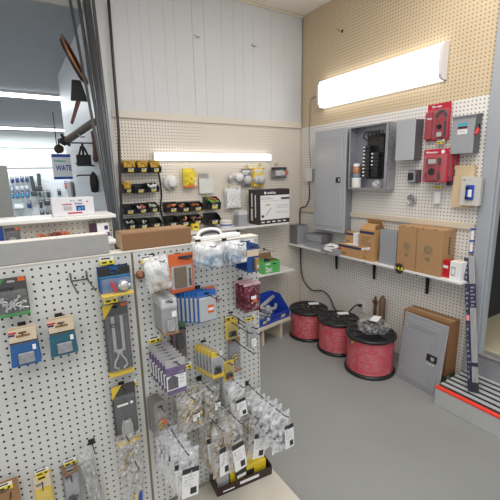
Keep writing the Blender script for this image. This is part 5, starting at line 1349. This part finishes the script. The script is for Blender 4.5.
# maroon board
loc, W, H = gpos((170, 324), (187, 357), .03)
t = thing('maroon_pack', 'dark maroon carded pack with green top hanging behind the purple packs', 'pack', Vector((loc.x, YG - .028, loc.z)))
MB().rbox(-W / 2, W / 2, -.006, 0, 0, H * .86, .002).build('card', mat('maroon', (.055, .012, .016), .4), t)
MB().rbox(-W * .1, W * .5, -.007, 0, H * .862, H, .001).build('header', mat('dark_green_head', (.05, .12, .08), .5), t)
MB().rbox(-W * .2, W * .3, -.018, -.0065, H * .3, H * .8, .005).build('contents', BLACK, t)
MB().rbox(-W * .45, W * .45, -.022, -.0064, H * .05, H * .82, .004).build('bubble', CLEAR, t)
hookG(loc.x, loc.z + H - .006, 'peg hook holding the dark maroon carded pack', .12)
# blue framed packs
t, W, H = carded('connector_pack', '', 'pack', (198, 293), (218, 320), .10, mat('card_blue_edge', (.02, .12, .42), .45), None, .014, print_=False)
MB().rbox(-W * .45, W * .45, -.013, -.0014, H * .04, H * .80, .004).build('bubble', mat('pale_blue_blister', (.44, .46, .48), .2), t)
MB().box(-W * .46, W * .46, -.0022, -.0013, H * .82, H - .022).build('header', mat('card_slate', (.26, .26, .28), .5), t)
MB().rbox(-W * .02, W * .30, -.0145, -.0132, H * .30, H * .55, .0008).build('sticker', ORANGE, t)
MB().rbox(-W * .0, W * .28, -.0152, -.0146, H * .38, H * .46, .0002).build('sticker', PAPER, t)
lb = ordl(6, 'blue edged blister pack with orange sticker', 'in the middle of the rack'); t['label'] = lb[0]
stack(t, 6, .016, lb, -.012, -.002)
hookG(t.location.x, t.location.z + H - .012, 'peg hook holding the blue edged blister packs', .22)
loc, W, H = gpos((203, 287), (218, 302), .015)
t = thing('carded_pack', 'small grey and red card hanging flat behind the blue edged packs', 'pack', Vector((loc.x, YG - .008, loc.z)))
MB().rbox(-W / 2, W / 2, -.002, 0, 0, H, .0008).build('card', LGREY, t); MB().box(W * .2, W * .48, -.0028, -.0021, 0, H * .3).build('red_corner', REDP, t); MB().box(-W * .4, W * .3, -.0028, -.0021, H * .75, H * .95).build('band', ORANGE, t)
# dark red bags
loc, W, H = gpos((246, 287), (263, 311), .12)
t = polybag('parts_bag', '', 'bag', Vector((loc.x, YG - .10, loc.z)), 0, W, H, .03, 31, clear('dark_red_film', (.14, .012, .03), .85, .15), (('contents', mat('darkred_in', (.06, .01, .02), .5), brassy(5, .009, .1, .7)),))
MB().rbox(-W * .10, W * .14, -.020, -.018, H * .40, H * .50, .0005).build('sticker', ORANGE, t); MB().rbox(-W * .2, W * .1, -.0195, -.0175, H * .51, H * .62, .0005).build('sticker', PAPER, t)
MB().box(-W * .5, W * .5, -.004, .004, H * .96, H * 1.04).build('header', mat('pinkish_header', (.55, .35, .38), .4), t)
lb = ordl(3, 'dark red bag with orange sticker', 'beside the large blue bin'); t['label'] = lb[0]; stack(t, 3, .033, lb, -.002)
hookG(loc.x, loc.z + H - .004, 'peg hook holding the dark red bags', .15)
tagG(247, 281, 'yellow price tag above the dark red bags')
# long hooks with the yellow and the clear packs
t, W, H = carded('carded_pack', 'grey carded pack with yellow edges hanging below the blue edged packs', 'pack', (227, 323), (240, 338), .06, PAPY, CLEARM, .016, (.08, .86), .44, c_clip, DSTEEL, None, print_=False)
hookG(t.location.x, t.location.z + H - .008, 'long bare peg hook holding the grey and yellow carded pack', .22)
tagG(230, 316, 'yellow price tag above the grey and yellow carded pack'); tagG(250, 316.5, 'yellow price tag below the dark red bags')
t, W, H = carded('hook_pack', 'front clear pack with white hook at the end of long hook by the rack edge', 'pack', (250, 327), (259, 348), .20, LGREY, CLEARM, .016, (.04, .84), .45, c_lever, PAPER, None, print_=False)
dup(t, t.location + Vector((-.001, .02, 0)), 'second clear pack with white hook behind the front one by the rack edge')
hookG(t.location.x, t.location.z + H - .012, 'long peg hook by the rack edge holding the clear packs', .23)
hookG(uG(238, 322, .01).x, uG(238, 322, .01).z, 'long bare peg hook between the two packs near the rack edge', .20)
# purple packs
t, W, H = carded('cover_pack', '', 'pack', (166, 363), (188, 391), .20, LGREY, None, .012, print_=False)
MB().box(-W * .49, W * .49, -.0020, -.0013, 0, H * .78).build('purple_panel', PURPLE, t); MB().box(-W * .49, W * .49, -.0024, -.0021, H * .13, H * .54).build('white_panel', PAPER, t)
s = MB(); s.lathe([(W * .22, -.0034), (W * .22, -.0023)], (-W * .18, 0, H * .42), 16, axis='y'); s.rbox(-W * .44, W * .08, -.0034, -.0023, H * .16, H * .48, .0005); s.build('picture', mat('dark_picture', (.03, .02, .04), .5), t)
s = MB()
for k in range(4): s.box(W * .14, W * .40, -.0032, -.0023, H * (.3 + .1 * k), H * (.3 + .1 * k) + .0025)
s.build('print', INKG, t)
MB().rbox(-W * .49, W * .49, -.010, -.0036, H * .02, H * .80, .003).build('bubble', CLEAR, t)
lb = ordl(7, 'purple and white carded pack', 'in the row above the bagged parts'); t['label'] = lb[0]; stack(t, 7, .028, lb, -.0015)
hookG(t.location.x, t.location.z + H - .012, 'peg hook holding the purple and white packs', .24)
tagG(155, 341, 'yellow price tag above the purple and white packs', .03) if False else None
# yellow topped packs
t, W, H = carded('fuse_pack', '', 'pack', (212, 354), (224.5, 376), .14, mat('card_grey2', (.38, .39, .41), .45), CLEARM, .012, (.14, .66), .42, c_clip, DSTEEL, mat('header_pale', (.60, .60, .61), .4), .74, PAPY, print_=False)
MB().box(-W * .5, W * .10, -.0032, -.0023, H * .78, H * .99).build('yellow_corner', PAPY, t)
lb = ordl(6, 'grey carded pack with yellow top corner', 'in the slanting row'); t['label'] = lb[0]; stack(t, 6, .019, lb, -.006, .001)
hookG(t.location.x, t.location.z + H - .012, 'peg hook holding the grey packs with yellow corners', .18)
tagG(203, 346, 'yellow price tag above the grey packs with yellow corners', .03)
t, W, H = carded('knob_pack', 'clear pack of brass rings on brown card right of the yellow cornered packs', 'pack', (231, 341), (243, 370), .04, _mats['card_slate'], CLEAR, .024, (.06, .76), .46, c_knot, BRASS, mat('card_brown', (.30, .16, .07), .6), .84, _mats['card_brown'], print_=False)
hookG(t.location.x, t.location.z + H - .012, 'long peg hook holding the pack of brass rings', .2)
t, W, H = carded('fuse_pack', 'grey carded pack with orange dot in front of the brass ring pack', 'pack', (224.5, 364), (236, 380), .12, PAPY, CLEARM, .016, (.08, .9), .46, c_clip, DSTEEL, None, print_=False, sticker=(-.15, .22, .2, .36, ORANGE))
hookG(t.location.x, t.location.z + H - .008, 'peg hook holding the grey pack with orange dot', .15)
tagG(186.5, 365, 'yellow price tag right of the purple packs', .03); tagG(197, 384.5, 'yellow price tag above the bags with white tags', .02)
# arched clamshells
t, W, H = carded('brass_pack', '', 'pack', (156, 410), (171, 437), .10, mat('card_smoke', (.24, .23, .22), .5), CLEAR, .03, (.04, .8), .45, c_knot, BRASS, None, print_=False, sticker=(-.05, .3, .48, .58, ORANGE))
rr = W / 2
MB().prism([(rr * math.cos(a), H + rr * .55 * math.sin(a)) for a in [PI * k / 12 for k in range(13)]], -.0012, 0, 'y').build('arched_top', _mats['card_smoke'], t)
lb = ordl(4, 'arch topped pack of brass parts', 'beside the upright'); t['label'] = lb[0]; stack(t, 4, .02, lb, -.003)
hookG(t.location.x, t.location.z + H - .006, 'peg hook holding the arch topped brass packs', .14)
# clear bags
BR = lambda n, r=.010, hi=.5: ('contents', BRASS, brassy(n + 4, r * 1.15, .06, max(hi, .75)))
bag('', (181, 401), (205, 428), .14, .030, 41, (BR(6, .012),), (-.05, .28, .32, .56), n=4, dy=.032, hooklab='peg hook holding the bags of brass rings', labels=ordl(4, 'clear bag of brass rings with white tag', 'right of the arch topped packs'))
bag('', (203, 392), (220, 420), .12, .030, 42, (BR(5, .009),), (.1, .46, .35, .62), n=3, dy=.035, hooklab='peg hook holding the narrow bags of brass parts', labels=ordl(3, 'narrow clear bag of brass parts with white tag', 'above the yellow box'))
bag('', (233, 388), (250, 415), .16, .027, 43, (BR(4, .010),), (-.2, .36, .08, .62), n=5, dy=.028, film=BAGM, hooklab='peg hook holding the upper bags with black banded labels', labels=ordl(5, 'clear bag with black banded label', 'on the upper hook near the rack edge'))
bag('', (176, 456), (199, 494), .24, .030, 44, (('contents', STEEL, brassy(5, .010)),), (-.38, .44, .06, .66), n=7, dx=-.003, dy=.033, film=BAGM, hooklab='long peg hook holding the row of clear bags beside the upright', labels=ordl(7, 'clear bag of steel parts with black banded label', 'in the row beside the upright'))
bag('', (212, 432), (231, 474), .20, .032, 45, (BR(5, .010, .9),), (-.22, .40, .06, .62), n=5, dy=.034, hooklab='peg hook holding the left bags above the yellow box', labels=ordl(5, 'clear bag with black banded label', 'hanging over the left end of the yellow box'))
bag('', (229, 425), (250, 466), .22, .031, 46, (BR(6, .011, .9),), (-.28, .34, .04, .60), n=6, dy=.033, hooklab='peg hook holding the middle bags above the yellow box', labels=ordl(6, 'clear bag with black banded label', 'hanging over the middle of the yellow box'))
bag('', (246, 420), (265, 456), .18, .030, 47, (BR(4, .010, .8),), (-.22, .40, .06, .60), n=5, dy=.032, hooklab='peg hook holding the right bags above the yellow box', labels=ordl(5, 'clear bag with black banded label', 'hanging over the right end of the yellow box'))
def darkclamp(s, W, H, D, rng):
    s.tube([(-W * .3, 0, H * .5), (-W * .1, -D * .1, H * .2), (W * .2, 0, H * .18), (W * .32, D * .05, H * .4)], .010, 8); return brassy(3, .010, .2, .7)(s, W, H, D, rng)
bag('', (274, 419), (294, 448), .30, .036, 48, (('contents', BLACKM, darkclamp),), (.05, .5, .08, .70), n=6, dy=.040, dx=-.007, film=BAGM, hooklab='long peg hook at the rack edge holding bags out over the floor', labels=ordl(6, 'clear bag of black clamps', 'on the rightmost hook, out over the floor'))
# tray of boxes on the base deck
a, c2 = uF(217.5, 497, .117), uF(272, 473.5, .117)
ang = math.atan2(c2.y - a.y, c2.x - a.x); L = (Vector((c2.x, c2.y)) - Vector((a.x, a.y))).length
ctr = (a + c2) / 2; uy = Vector((-math.sin(ang), math.cos(ang), 0)); ux = Vector((math.cos(ang), math.sin(ang), 0))
base = Vector((ctr.x, ctr.y, .1155)) + uy * .0625
t = thing('display_tray', 'dark brown open display tray on the base deck of the rack', 'tray', base, ang)
TW, TD, TH = L, .125, .042; w = .004; TRAY = mat('tray_brown', (.035, .016, .014), .45)
s = MB(); s.box(-TW / 2, TW / 2, -TD / 2, TD / 2, 0, w); s.box(-TW / 2, TW / 2, -TD / 2, -TD / 2 + w, w, TH); s.box(-TW / 2, TW / 2, TD / 2 - w, TD / 2, w, TH + .02); s.box(-TW / 2, -TW / 2 + w, -TD / 2 + w, TD / 2 - w, w, TH + .01); s.box(TW / 2 - w, TW / 2, -TD / 2 + w, TD / 2 - w, w, TH + .01); s.build('tray_body', TRAY, t)
s = MB(); s.box(-TW * .1, TW * .25, -TD / 2 - .0006, -TD / 2 - .0001, TH * .4, TH * .75); s.box(-TW * .4, -TW * .2, -TD / 2 - .0006, -TD / 2 - .0001, TH * .3, TH * .45); s.build('print', PAPER, t)
yb = thing('yellow_box', 'bright yellow box standing in the dark tray under the bags', 'box', base + ux * TW * .10 + Vector((0, 0, w + .0005)), ang)
MB().rbox(-TW * .33, TW * .33, -TD * .32, TD * .34, 0, .072, .003).build('box_body', YELLOW2, yb)
MB().box(-TW * .1, TW * .1, -TD * .32 - .0006, -TD * .32 - .0001, .02, .05).build('print', INK, yb)
o = MB().rbox(-.03, .03, -TD * .3, TD * .3, 0, .075, .003).build('grey_box', mat('pale_box', (.48, .48, .47), .6), None, base - ux * TW * .36 + Vector((0, 0, w + .0005)), ang); tag(o, 'small pale grey box at the left end of the dark tray', 'box')
o = MB().rbox(-.028, .028, -.006, .006, 0, .05, .001).build('black_card', INK, None, base - ux * TW * .06 - uy * (TD * .40) + Vector((0, 0, .045)), ang + .1); tag(o, 'black and white card leaning on front of the yellow box', 'card')
MB().box(-.024, .024, -.0068, -.0061, .004, .02).build('white_band', PAPER, o)
# --- on top of the rack ---------------------------------------------
ZTT = ZT + .0085
a, c2 = uG(-40, 243, 0), uG(110, 255, 0)
t = thing('flat_carton', 'long low white carton with grey front lying on top of the front rack', 'carton', ((a.x + c2.x) / 2, YG + .001, ZTT)); W = c2.x - a.x; H = uG(108, 233, 0).z - ZTT
MB().rbox(-W / 2, W / 2, .0, .05, 0, H, .002).build('carton_body', mat('carton_white', (.66, .63, .58), .7), t)
MB().rbox(-W / 2, W / 2, -.003, -.0002, .001, H - .003, .0008).build('grey_front', mat('front_grey', (.33, .33, .32), .6, var=.12, scale=40), t)
a, c2 = uG(123.5, 252, 0), uG(192, 246, 0)
t = thing('carton', 'plain brown carton lying on top of the front rack below the bins', 'carton', ((a.x + c2.x) / 2, YG + .002, ZTT)); W = c2.x - a.x; H = uG(158, 230.5, 0).z - ZTT
MB().rbox(-W / 2, W / 2, 0, .11, 0, H, .003).build('carton_body', mat('carton_mid', (.235, .125, .058), .8, var=.06), t)
MB().box(-W / 2 + .002, W / 2 - .002, .05, .062, H, H + .0005).build('tape', TAPE, t)
for fx in (-.22, .30): MB().lathe([(.008, -.0006), (.008, -.0001)], (W * fx, 0, .006), 10, axis='y').build('finger_hole', CARDD, t)
MB().box(-W / 2 - .0006, -W / 2 - .0001, .004, .106, .004, H - .004).build('pale_end', mat('card_pale_end', (.55, .40, .24), .8), t)
a, c2 = uG(195, 242, -.02), uG(240, 237, -.02)
t = thing('tool_case', 'white plastic case with arched handle lying on top of the front rack', 'case', ((a.x + c2.x) / 2, YG + .012, ZTT)); W = c2.x - a.x
MB().rbox(-W / 2, W / 2, 0, .045, 0, .018, .005).build('case_body', PAPER, t)
hx0, hx1 = -W * .42, W * .10
MB().tube(smooth([(hx0, .022, .016), (hx0 + .012, .022, .034), (hx0 + .04, .022, .043), (hx1 - .04, .022, .043), (hx1 - .012, .022, .034), (hx1, .022, .016)], 5), .0075, 10).build('handle', PAPER, t)
MB().tube(smooth([(hx0 + .014, .013, .018), (hx0 + .022, .013, .028), (hx0 + .045, .013, .034), (hx1 - .045, .013, .034), (hx1 - .022, .013, .028), (hx1 - .014, .013, .018)], 5), .0045, 8).build('handle_grip', BLACKM, t)
# ================================================================ opening at the left and the next room
# conduits leaning by the opening
def pole(x_top, z_top_y, pb, r, lab, yb=2.30):
    """long pipe from the floor leaning on the header; passes the photo points x_top (top) and pb (low)"""
    p1 = sight(x_top, 0, 1, YW - .07 - z_top_y); p0 = sight(pb[0], pb[1], 1, 2.62 - z_top_y)
    d = (p1 - p0) / (p1.z - p0.z); b = p0 - d * p0.z; e = p0 + d * (3.02 - p0.z)
    o = MB().cyl(b + d * .012, e, r, n=14).build('conduit_pipe', CONDUIT); return tag(o, lab, 'pipe', 'grey conduit pipes leaning in the opening')
for xt, zy, pb, r, lab in ((70, .0, (112.6, 229), .010, 'slim grey conduit pipe, leftmost of those leaning in the opening'), (78.5, .05, (114.5, 230), .012, 'second grey conduit pipe from the left in the opening'),
                        (84, .10, (116.5, 231), .011, 'third grey conduit pipe from the left in the opening'), (88, .16, (118.5, 232), .016, 'thickest grey conduit pipe in the middle of the leaning bunch'),
                        (93, .22, (120, 233), .011, 'fifth grey conduit pipe from the left in the opening')):
    pole(xt, zy, pb, r, lab)
o = MB().tube([sight(122.2, 240, 1, 2.95) * 1, sight(118.5, 130, 1, 3.04), sight(113, 60, 1, 3.06), sight(108, 0, 1, 3.07)], .011, 8)
P0, P1 = sight(122.2, 240, 1, 2.95), sight(118.5, 130, 1, 3.04); dd = (P1 - P0) / (P1.z - P0.z); Bp = P0 - dd * P0.z
o = MB().tube([Bp + dd * .012, P0, P1, sight(113, 60, 1, 3.06), sight(108.5, 0, 1, 3.07)], .011, 10).build('threaded_rod', DSTEEL); tag(o, 'dark bent pipe standing against the white trim at the end of the panelling', 'pipe')
# sign box on the ledge of the second rack
a, c2 = sight(53.5, 219.5, 1, Y2 - .02), sight(95, 215.5, 1, Y2 - .02); zl = 1.3725; W = c2.x - a.x
H = sight(53, 198.5, 1, Y2 - .02).z - zl
t = thing('white_carton', 'flat white carton with red and blue print standing on the ledge in the opening', 'carton', ((a.x + c2.x) / 2, Y2 - .02, zl))
MB().rbox(-W / 2, W / 2, 0, .07, 0, H, .002).build('carton_body', mat('carton_bluewhite', (.70, .68, .72), .5), t)
y = -.0006
text('lettering', 'Looking', H * .135, REDP, t, (-W * .155, y, H * .655), width=W * .23)
text('lettering', 'Great', H * .135, mat('print_blue', (.04, .07, .35), .5), t, (W * .12, y, H * .67), width=W * .19)
s = MB(); s.box(W * .06, W * .27, y, y + .0005, H * .27, H * .55, 0); s.box(W * .10, W * .17, y - .0005, y, H * .30, H * .45, 1); s.box(W * .19, W * .24, y - .0005, y, H * .34, H * .48, 1); s.build('picture', [mat('picture_navy', (.02, .04, .20), .5), LBLUE], t)
s = MB(); s.rbox(-W * .15, W * .20, y, y + .0005, H * .12, H * .20, .0002); s.build('red_tool', RED, t)
s = MB()
for k in range(4): s.box(-W * .24, -W * (.03 + .02 * (k % 2)), y, y + .0005, H * (.32 + .06 * k), H * (.32 + .06 * k) + .003)
for (x0, x1) in ((-.07, -.02), (.0, .04)): s.box(W * x0, W * x1, y, y + .0005, H * .80, H * .87)
s.build('print', INKG, t); MB().rbox(W * .12, W * .22, y, y + .0005, H * .78, H * .88, .0002).build('print', INKG, t)
s = MB(); s.ball((W * .34, y, H * .76), H * .05, (1.2, .05, .8), 10); s.build('orange_spot', ORANGE, t)
# things on the lower shelf of the second rack
z2 = 1.2625
def low(px0, px1, ytop, y, name, lab, cat, m, D=.06):
    a, c2 = sight(px0, 236, 1, y), sight(px1, 232, 1, y); W = c2.x - a.x; H = max(.02, sight((px0 + px1) / 2, ytop, 1, y).z - z2)
    t = thing(name, lab, cat, ((a.x + c2.x) / 2, y, z2)); return t, W, H
t, W, H = low(-8, 3, 228.5, 1.86, 'blue_pack', 'dark blue pack at the left end of the lower shelf in the opening', 'pack', BLUE); MB().rbox(-W / 2, W / 2, 0, .05, 0, H, .003).build('pack_body', mat('pack_blue', (.015, .05, .25), .4), t); MB().rbox(-W / 2, W / 2, -.001, .05, H, H + .004, .001).build('lid', BLACKM, t)
t, W, H = low(5, 20, 228, 1.86, 'blister_pack', 'grey blister pack with orange tab on the lower shelf in the opening', 'pack', GREYCARD)
MB().rbox(-W / 2, W / 2, .012, .015, 0, H, .001).build('card', GREYCARD, t); MB().rbox(-W * .45, W * .45, -.01, .0115, H * .05, H * .85, .005).build('bubble', CLEARM, t); MB().box(W * .2, W * .46, .0105, .0118, H * .87, H * .99).build('orange_tab', ORANGE, t); MB().lathe([(.012, -.004), (.014, .008)], (-W * .05, 0, H * .4), 12, axis='y').build('contents', STEEL, t)
for k, (px0, px1, yt, lab) in enumerate(((37, 44, 231.5, 'orange brown fitting, leftmost of the four lying on the lower shelf'), (48, 54, 231, 'dark copper fitting, second of the four on the lower shelf'), (53, 60, 229.5, 'dark copper fitting, third of the four on the lower shelf'), (60.5, 68, 229, 'orange fitting, rightmost of the four lying on the lower shelf'))):
    t, W, H = low(px0, px1, yt, 1.93, 'pipe_fitting', lab, 'fitting', COPPER); m = (mat('fit_orange', (.42, .10, .04), .4), mat('fit_darkcopper', (.16, .04, .02), .4))[1 if k in (1, 2) else 0]
    MB().tube([(-W * .45, 0, H * .4), (0, 0, H * .5), (W * .2, -.01, H * .6), (W * .45, -.02, H * .5)], max(.007, H * .24), 10).build('fitting_body', m, t); MB().lathe([(H * .34, -.006), (H * .34, .006)], (-W * .3, 0, H * .5), 12, 0, 'x').build('collar', m, t)
t, W, H = low(91, 98, 224, 1.95, 'dark_box', 'dark plum box on the lower shelf at its right end', 'box', PURPLE); MB().rbox(-W / 2, W / 2, 0, .04, 0, H, .002).build('box_body', mat('plum', (.05, .012, .04), .5), t)
t, W, H = low(98, 109.5, 223, 1.945, 'printed_box', 'white box with purple print at right end of the lower shelf', 'box', PAPER); MB().rbox(-W / 2, W / 2, 0, .04, 0, H, .002).build('box_body', PAPER, t); s = MB(); s.box(-W * .5, W * .5, -.0006, -.0001, 0, H * .3); s.box(W * .1, W * .4, -.0006, -.0001, H * .5, H * .8); s.build('print', mat('purple_print', (.11, .025, .20), .45), t)
o = MB(); o.ball((0, 0, .022), .03, (1.1, .8, .72), 12, jit=.12); o = o.build('crumpled_bag', BAGW, None, sight(111.5, 240, 1, 1.84) * Vector((1, 1, 0)) + Vector((-.035, 0, z2 + .002))) if False else None
# far-room sign
def AF(px, py, y): return sight(px, py, 1, y)
ys = 3.75
a, c2 = AF(51, 154, ys), AF(73, 179, ys); W = c2.x - a.x; H = a.z - c2.z
t = thing('hanging_sign', 'white and blue hanging sign reading WATE in the opening', 'sign', ((a.x + c2.x) / 2, ys, c2.z))
MB().rbox(-W / 2, W / 2, 0, .012, 0, H, .001).build('sign_board', mat('sign_white', (.72, .78, .82), .5), t)
SB2 = mat('sign_blue', (.02, .07, .40), .5)
MB().box(-W / 2, W / 2, -.001, -.0001, 0, H * .10).build('blue_band', SB2, t); MB().box(-W / 2, W / 2, -.001, -.0001, H * .88, H).build('blue_band', SB2, t)
text('lettering', 'Reliance', H * .12, mat('sign_teal', (.02, .32, .28), .5), t, (-W * .08, -.001, H * .73), width=W * .60)
text('lettering', 'WATE', H * .31, SB2, t, (W * .08, -.001, H * .44), width=W * .84)
s = MB(); s.tube([(-W * .15, .006, H), (-W * .15, .006, H + .35)], .004, 6); s.build('hanger', DSTEEL, t)
# antique tools hung on the siding
xs_ = .597
def siding(px, py, off=.0): return sight(px, py, 0, xs_ - off)
b0, b1 = AF(66, 141, 3.70), AF(94, 122, 3.18)
t = thing('wooden_pulley', 'long dark wooden roller fixed over the opening, running into next room', 'roller', b0)
MB().cyl((0, 0, 0), b1 - b0, .030, n=14).build('roller', mat('dark_wood', (.13, .10, .075), .6, var=.25), t)
q = (b1 - b0) * .55; MB().tube([q + Vector((-.02, 0, -.02)), q + Vector((0, 0, -.05)), q + Vector((.03, 0, -.04))], .007, 7).build('ring', STEEL, t)
s = MB(); s.ball((-.01, 0, .0), .045, (1, 1, .8), 10, jit=.2); s.tube([(-.03, 0, .06), (-.01, 0, 0), (.03, 0, -.04)], .012, 7); s.build('end_bracket', BLACKM, t)
c = AF(59, 149, 3.72)
t = thing('iron_pulley', 'small rusty iron pulley hanging above the white and blue sign', 'pulley', c)
MB().lathe([(.012, -.02), (.038, -.014), (.032, -.004), (.032, .004), (.038, .014), (.012, .02)], n=18, axis='y').build('wheel', mat('iron_rust', (.07, .045, .03), .6, .4), t)
MB().tube([(0, -.022, -.0), (0, -.024, .05), (0, 0, .08), (.08, 0, .10)], .007, 7).build('strap', BLACKM, t)
c0, c1 = AF(76.5, 154.5, 3.5), AF(92, 166, 3.5)
t = thing('black_box', 'black square iron box hung on the siding in the opening', 'box', ((c0.x + c1.x) / 2, 3.5, c1.z)); W = c1.x - c0.x; H = c0.z - c1.z
MB().rbox(-W / 2, W / 2, 0, .05, 0, H, .004).build('box_body', mat('black_iron', (.012, .012, .014), .6), t)
MB().tube([(-W * .3, .02, H), (-W * .1, .02, H + .07), (W * .1, .02, H + .06), (W * .3, .02, H)], .009, 7).build('handle', BLACKM, t)
MB().rbox(-W * .08, W * .08, .01, .03, H, H + .09, .004).build('latch', BLACKM, t)
MB().tube([(-W * .6, .02, .02), (W * .8, .02, .0)], .008, 7).build('base_rod', BLACKM, t)
c0 = AF(94.5, 147, 3.3)
t = thing('wooden_handle', 'brown wooden tool handle standing upright by the black iron box', 'handle', c0)  # upright tool handle with a side rod, no mallet head
MB().lathe([(.016, -.12), (.022, -.10), (.015, -.02), (.013, .06), (.018, .12), (0, .13)], n=12).build('grip', mat('handle_brown', (.11, .035, .02), .5), t)
MB().tube([(0, 0, .03), (-.20, .02, .03)], .006, 7).build('rod', BLACKM, t)
c0 = AF(94, 181, 3.4)
t = thing('black_lantern', 'dark iron lantern shaped tool hanging below the black iron box', 'tool', c0)
MB().lathe([(.0, -.10), (.03, -.09), (.035, -.02), (.03, .04), (.012, .07), (.0, .08)], n=12).build('body', mat('black_iron', (.012, .012, .014), .6), t)
MB().tube([(0, 0, .05), (-.12, 0, .05), (-.13, 0, .04)], .006, 7).build('arm', BLACKM, t); MB().tube([(.05, 0, -.12), (.055, 0, .10)], .008, 7).build('rod', DSTEEL, t)
# copper-rimmed round pan on the siding
c0 = AF(73.5, 61, 3.3); c1 = AF(80, 92, 3.3)
t = thing('copper_pan', 'dark round pan with copper rim, seen edge-on, hanging high in the opening', 'pan', c0)
t.rotation_euler = (Matrix.Rotation(-.40, 3, Vector((.25, .95, -.15)).normalized()) @ Matrix.Rotation(1.17, 3, 'Z')).to_euler()
rp = .175
MB().lathe([(0, .018), (rp * .9, .015), (rp, -.012), (rp * .985, -.014), (rp * .88, .008), (0, .010)], n=40, axis='y').build('pan_body', mat('pan_dark', (.05, .035, .03), .4, .4), t)
s = MB(); s.tube([(rp * math.cos(a), -.013, rp * math.sin(a)) for a in [2 * PI * k / 40 for k in range(41)]], .008, 8); s.build('copper_rim', mat('copper_dull', (.45, .20, .10), .4, .6), t)
c1 = AF(79.5, 101, 3.3)
t = thing('black_sheath', 'tapered black leather sheath hanging under the copper rimmed pan', 'sheath', c1)
s = MB(); s.hexa([(-.062, -.015, 0), (.062, -.015, .0), (.062, .015, 0), (-.062, .015, 0)], [(-.04, -.015, .15), (.02, -.015, .15), (.02, .015, .15), (-.04, .015, .15)]); s.build('sheath_body', BLACKM, t)
s = MB(); s.hexa([(-.085, -.006, -.17), (-.066, -.006, -.18), (-.066, .006, -.18), (-.085, .006, -.17)], [(-.025, -.006, 0), (.01, -.006, 0), (.01, .006, 0), (-.025, .006, 0)]); s.build('blade', mat('handle_brown', (.11, .035, .02), .5), t)
# grey partition at the left
b = MB().rbox(-1.6, sight(10.5, 192, 1, 3.0).x, 3.0, 3.06, 0, sight(5, 165.5, 1, 3.0).z, .004); struct(b.build('wall_partition', mat('partition', (.30, .31, .30), .5, var=.06)))
# goods on the far wall
YF = 11.46
def far(px0, py0, px1, py1, name, lab, cat, m, m2=None, grp=None, D=.10):
    a, c2 = sight(px0, py0, 1, YF - D), sight(px1, py1, 1, YF - D); W = c2.x - a.x; H = a.z - c2.z
    t = thing(name, lab, cat, ((a.x + c2.x) / 2, YF, c2.z), 0, grp)
    MB().rbox(-W / 2, W / 2, -D * .3, -.001, 0, H, .004).build('card', m, t)
    if m2: MB().rbox(-W * .36, W * .36, -D, -D * .3 - .001, H * .08, H * .66, .02).build('contents', m2, t)
    MB().box(-W * .3, W * .3, -D * .3 - .004, -D * .3 - .0005, H * .76, H * .90).build('print', PAPER, t)
    return t
DBL = mat('far_blue', (.02, .06, .22), .4); DGR = mat('far_dark', (.05, .055, .065), .5); FLT = mat('far_light', (.42, .47, .52), .4)
rowlab = ('top row', 'second row', 'third row'); collab = ('first', 'second', 'third', 'fourth')
for r, (yt, h, m, m2) in enumerate(((177, 6, DGR, DBL), (186.5, 5, DBL, FLT), (192.5, 6, DBL, LBLUE))):
    for k in range(4):
        x = 10 + k * 5 + r * .15; far(x, yt - k * .4, x + 4.3, yt + h - k * .4, 'hose_pack', 'small blue pack on far wall of next room, %s, %s from the left' % (rowlab[r], collab[k]), 'pack', m if not (r == 1 and k) else FLT, m2, 'small blue packs on the far wall')
far(12, 204, 26, 209, 'hose_coil', 'pale coiled hose pack low on the far wall', 'pack', FLT, PAPER)
far(27, 202, 32, 208, 'hose_pack', 'dark pack with blue piece right of the pale hose pack on far wall', 'pack', DGR, DBL)
for k, (x0, x1, y0, y1) in enumerate(((30, 36, 176, 195), (37.5, 41, 173.5, 190))):
    a = sight((x0 + 1), y0, 1, YF - .1); c2 = sight(x1 - 1, y1, 1, YF - .1)
    t = thing('hanging_tool', ('left long dark tool hanging on the far wall', 'right long dark tool hanging on the far wall')[k], 'tool', c2); d = a - c2
    MB().tube([(0, 0, 0), d * .5, d], .045, 8).build('shaft', DGR, t); MB().rbox(-.09, .06, -.05, .05, -.03, .10, .02).build('head', DGR, t)
for k, (x0, y0, x1, y1) in enumerate(((39, 192, 41.5, 197), (43, 190.5, 46, 197), (46.5, 190, 51, 197), (57.5, 189, 61.5, 195.5), (64.5, 181, 68.5, 188.5))):
    far(x0, y0, x1, y1, 'valve_pack', ('first dark pack in row below the long tools on far wall', 'second dark pack in row below the long tools on far wall', 'third and widest dark pack in row below the long tools', 'dark pack under the white and blue sign on far wall', 'blue and orange pack beside the white and blue sign on far wall')[k], 'pack', DGR if k < 4 else DBL, FLT if k == 1 else (ORANGE if k == 4 else DGR))
for k, (x0, y0, x1, y1) in enumerate(((39, 200, 43, 208), (44, 199.5, 51.5, 205), (40, 211, 45, 217), (46, 211, 50, 217), (50.5, 210, 53, 216))):
    far(x0, y0, x1, y1, 'valve_pack', ('tall dark pack left of the white carton on far wall', 'wide black pack left of the white carton on far wall', 'dark pack in bottom row of far wall, first from left', 'dark pack in bottom row of far wall, second from left', 'dark pack in bottom row of far wall, beside the white carton')[k], 'pack', DGR, DGR)
for k in range(6):
    x = 14 + k * 4; far(x, 214 + (k % 2) * 1.2, x + 2.4, 219, 'brass_valve', ('first', 'second', 'third', 'fourth', 'fifth', 'sixth')[k] + ' small brass valve from the left just above the ledge on far wall', 'valve', FLT, BRASS)
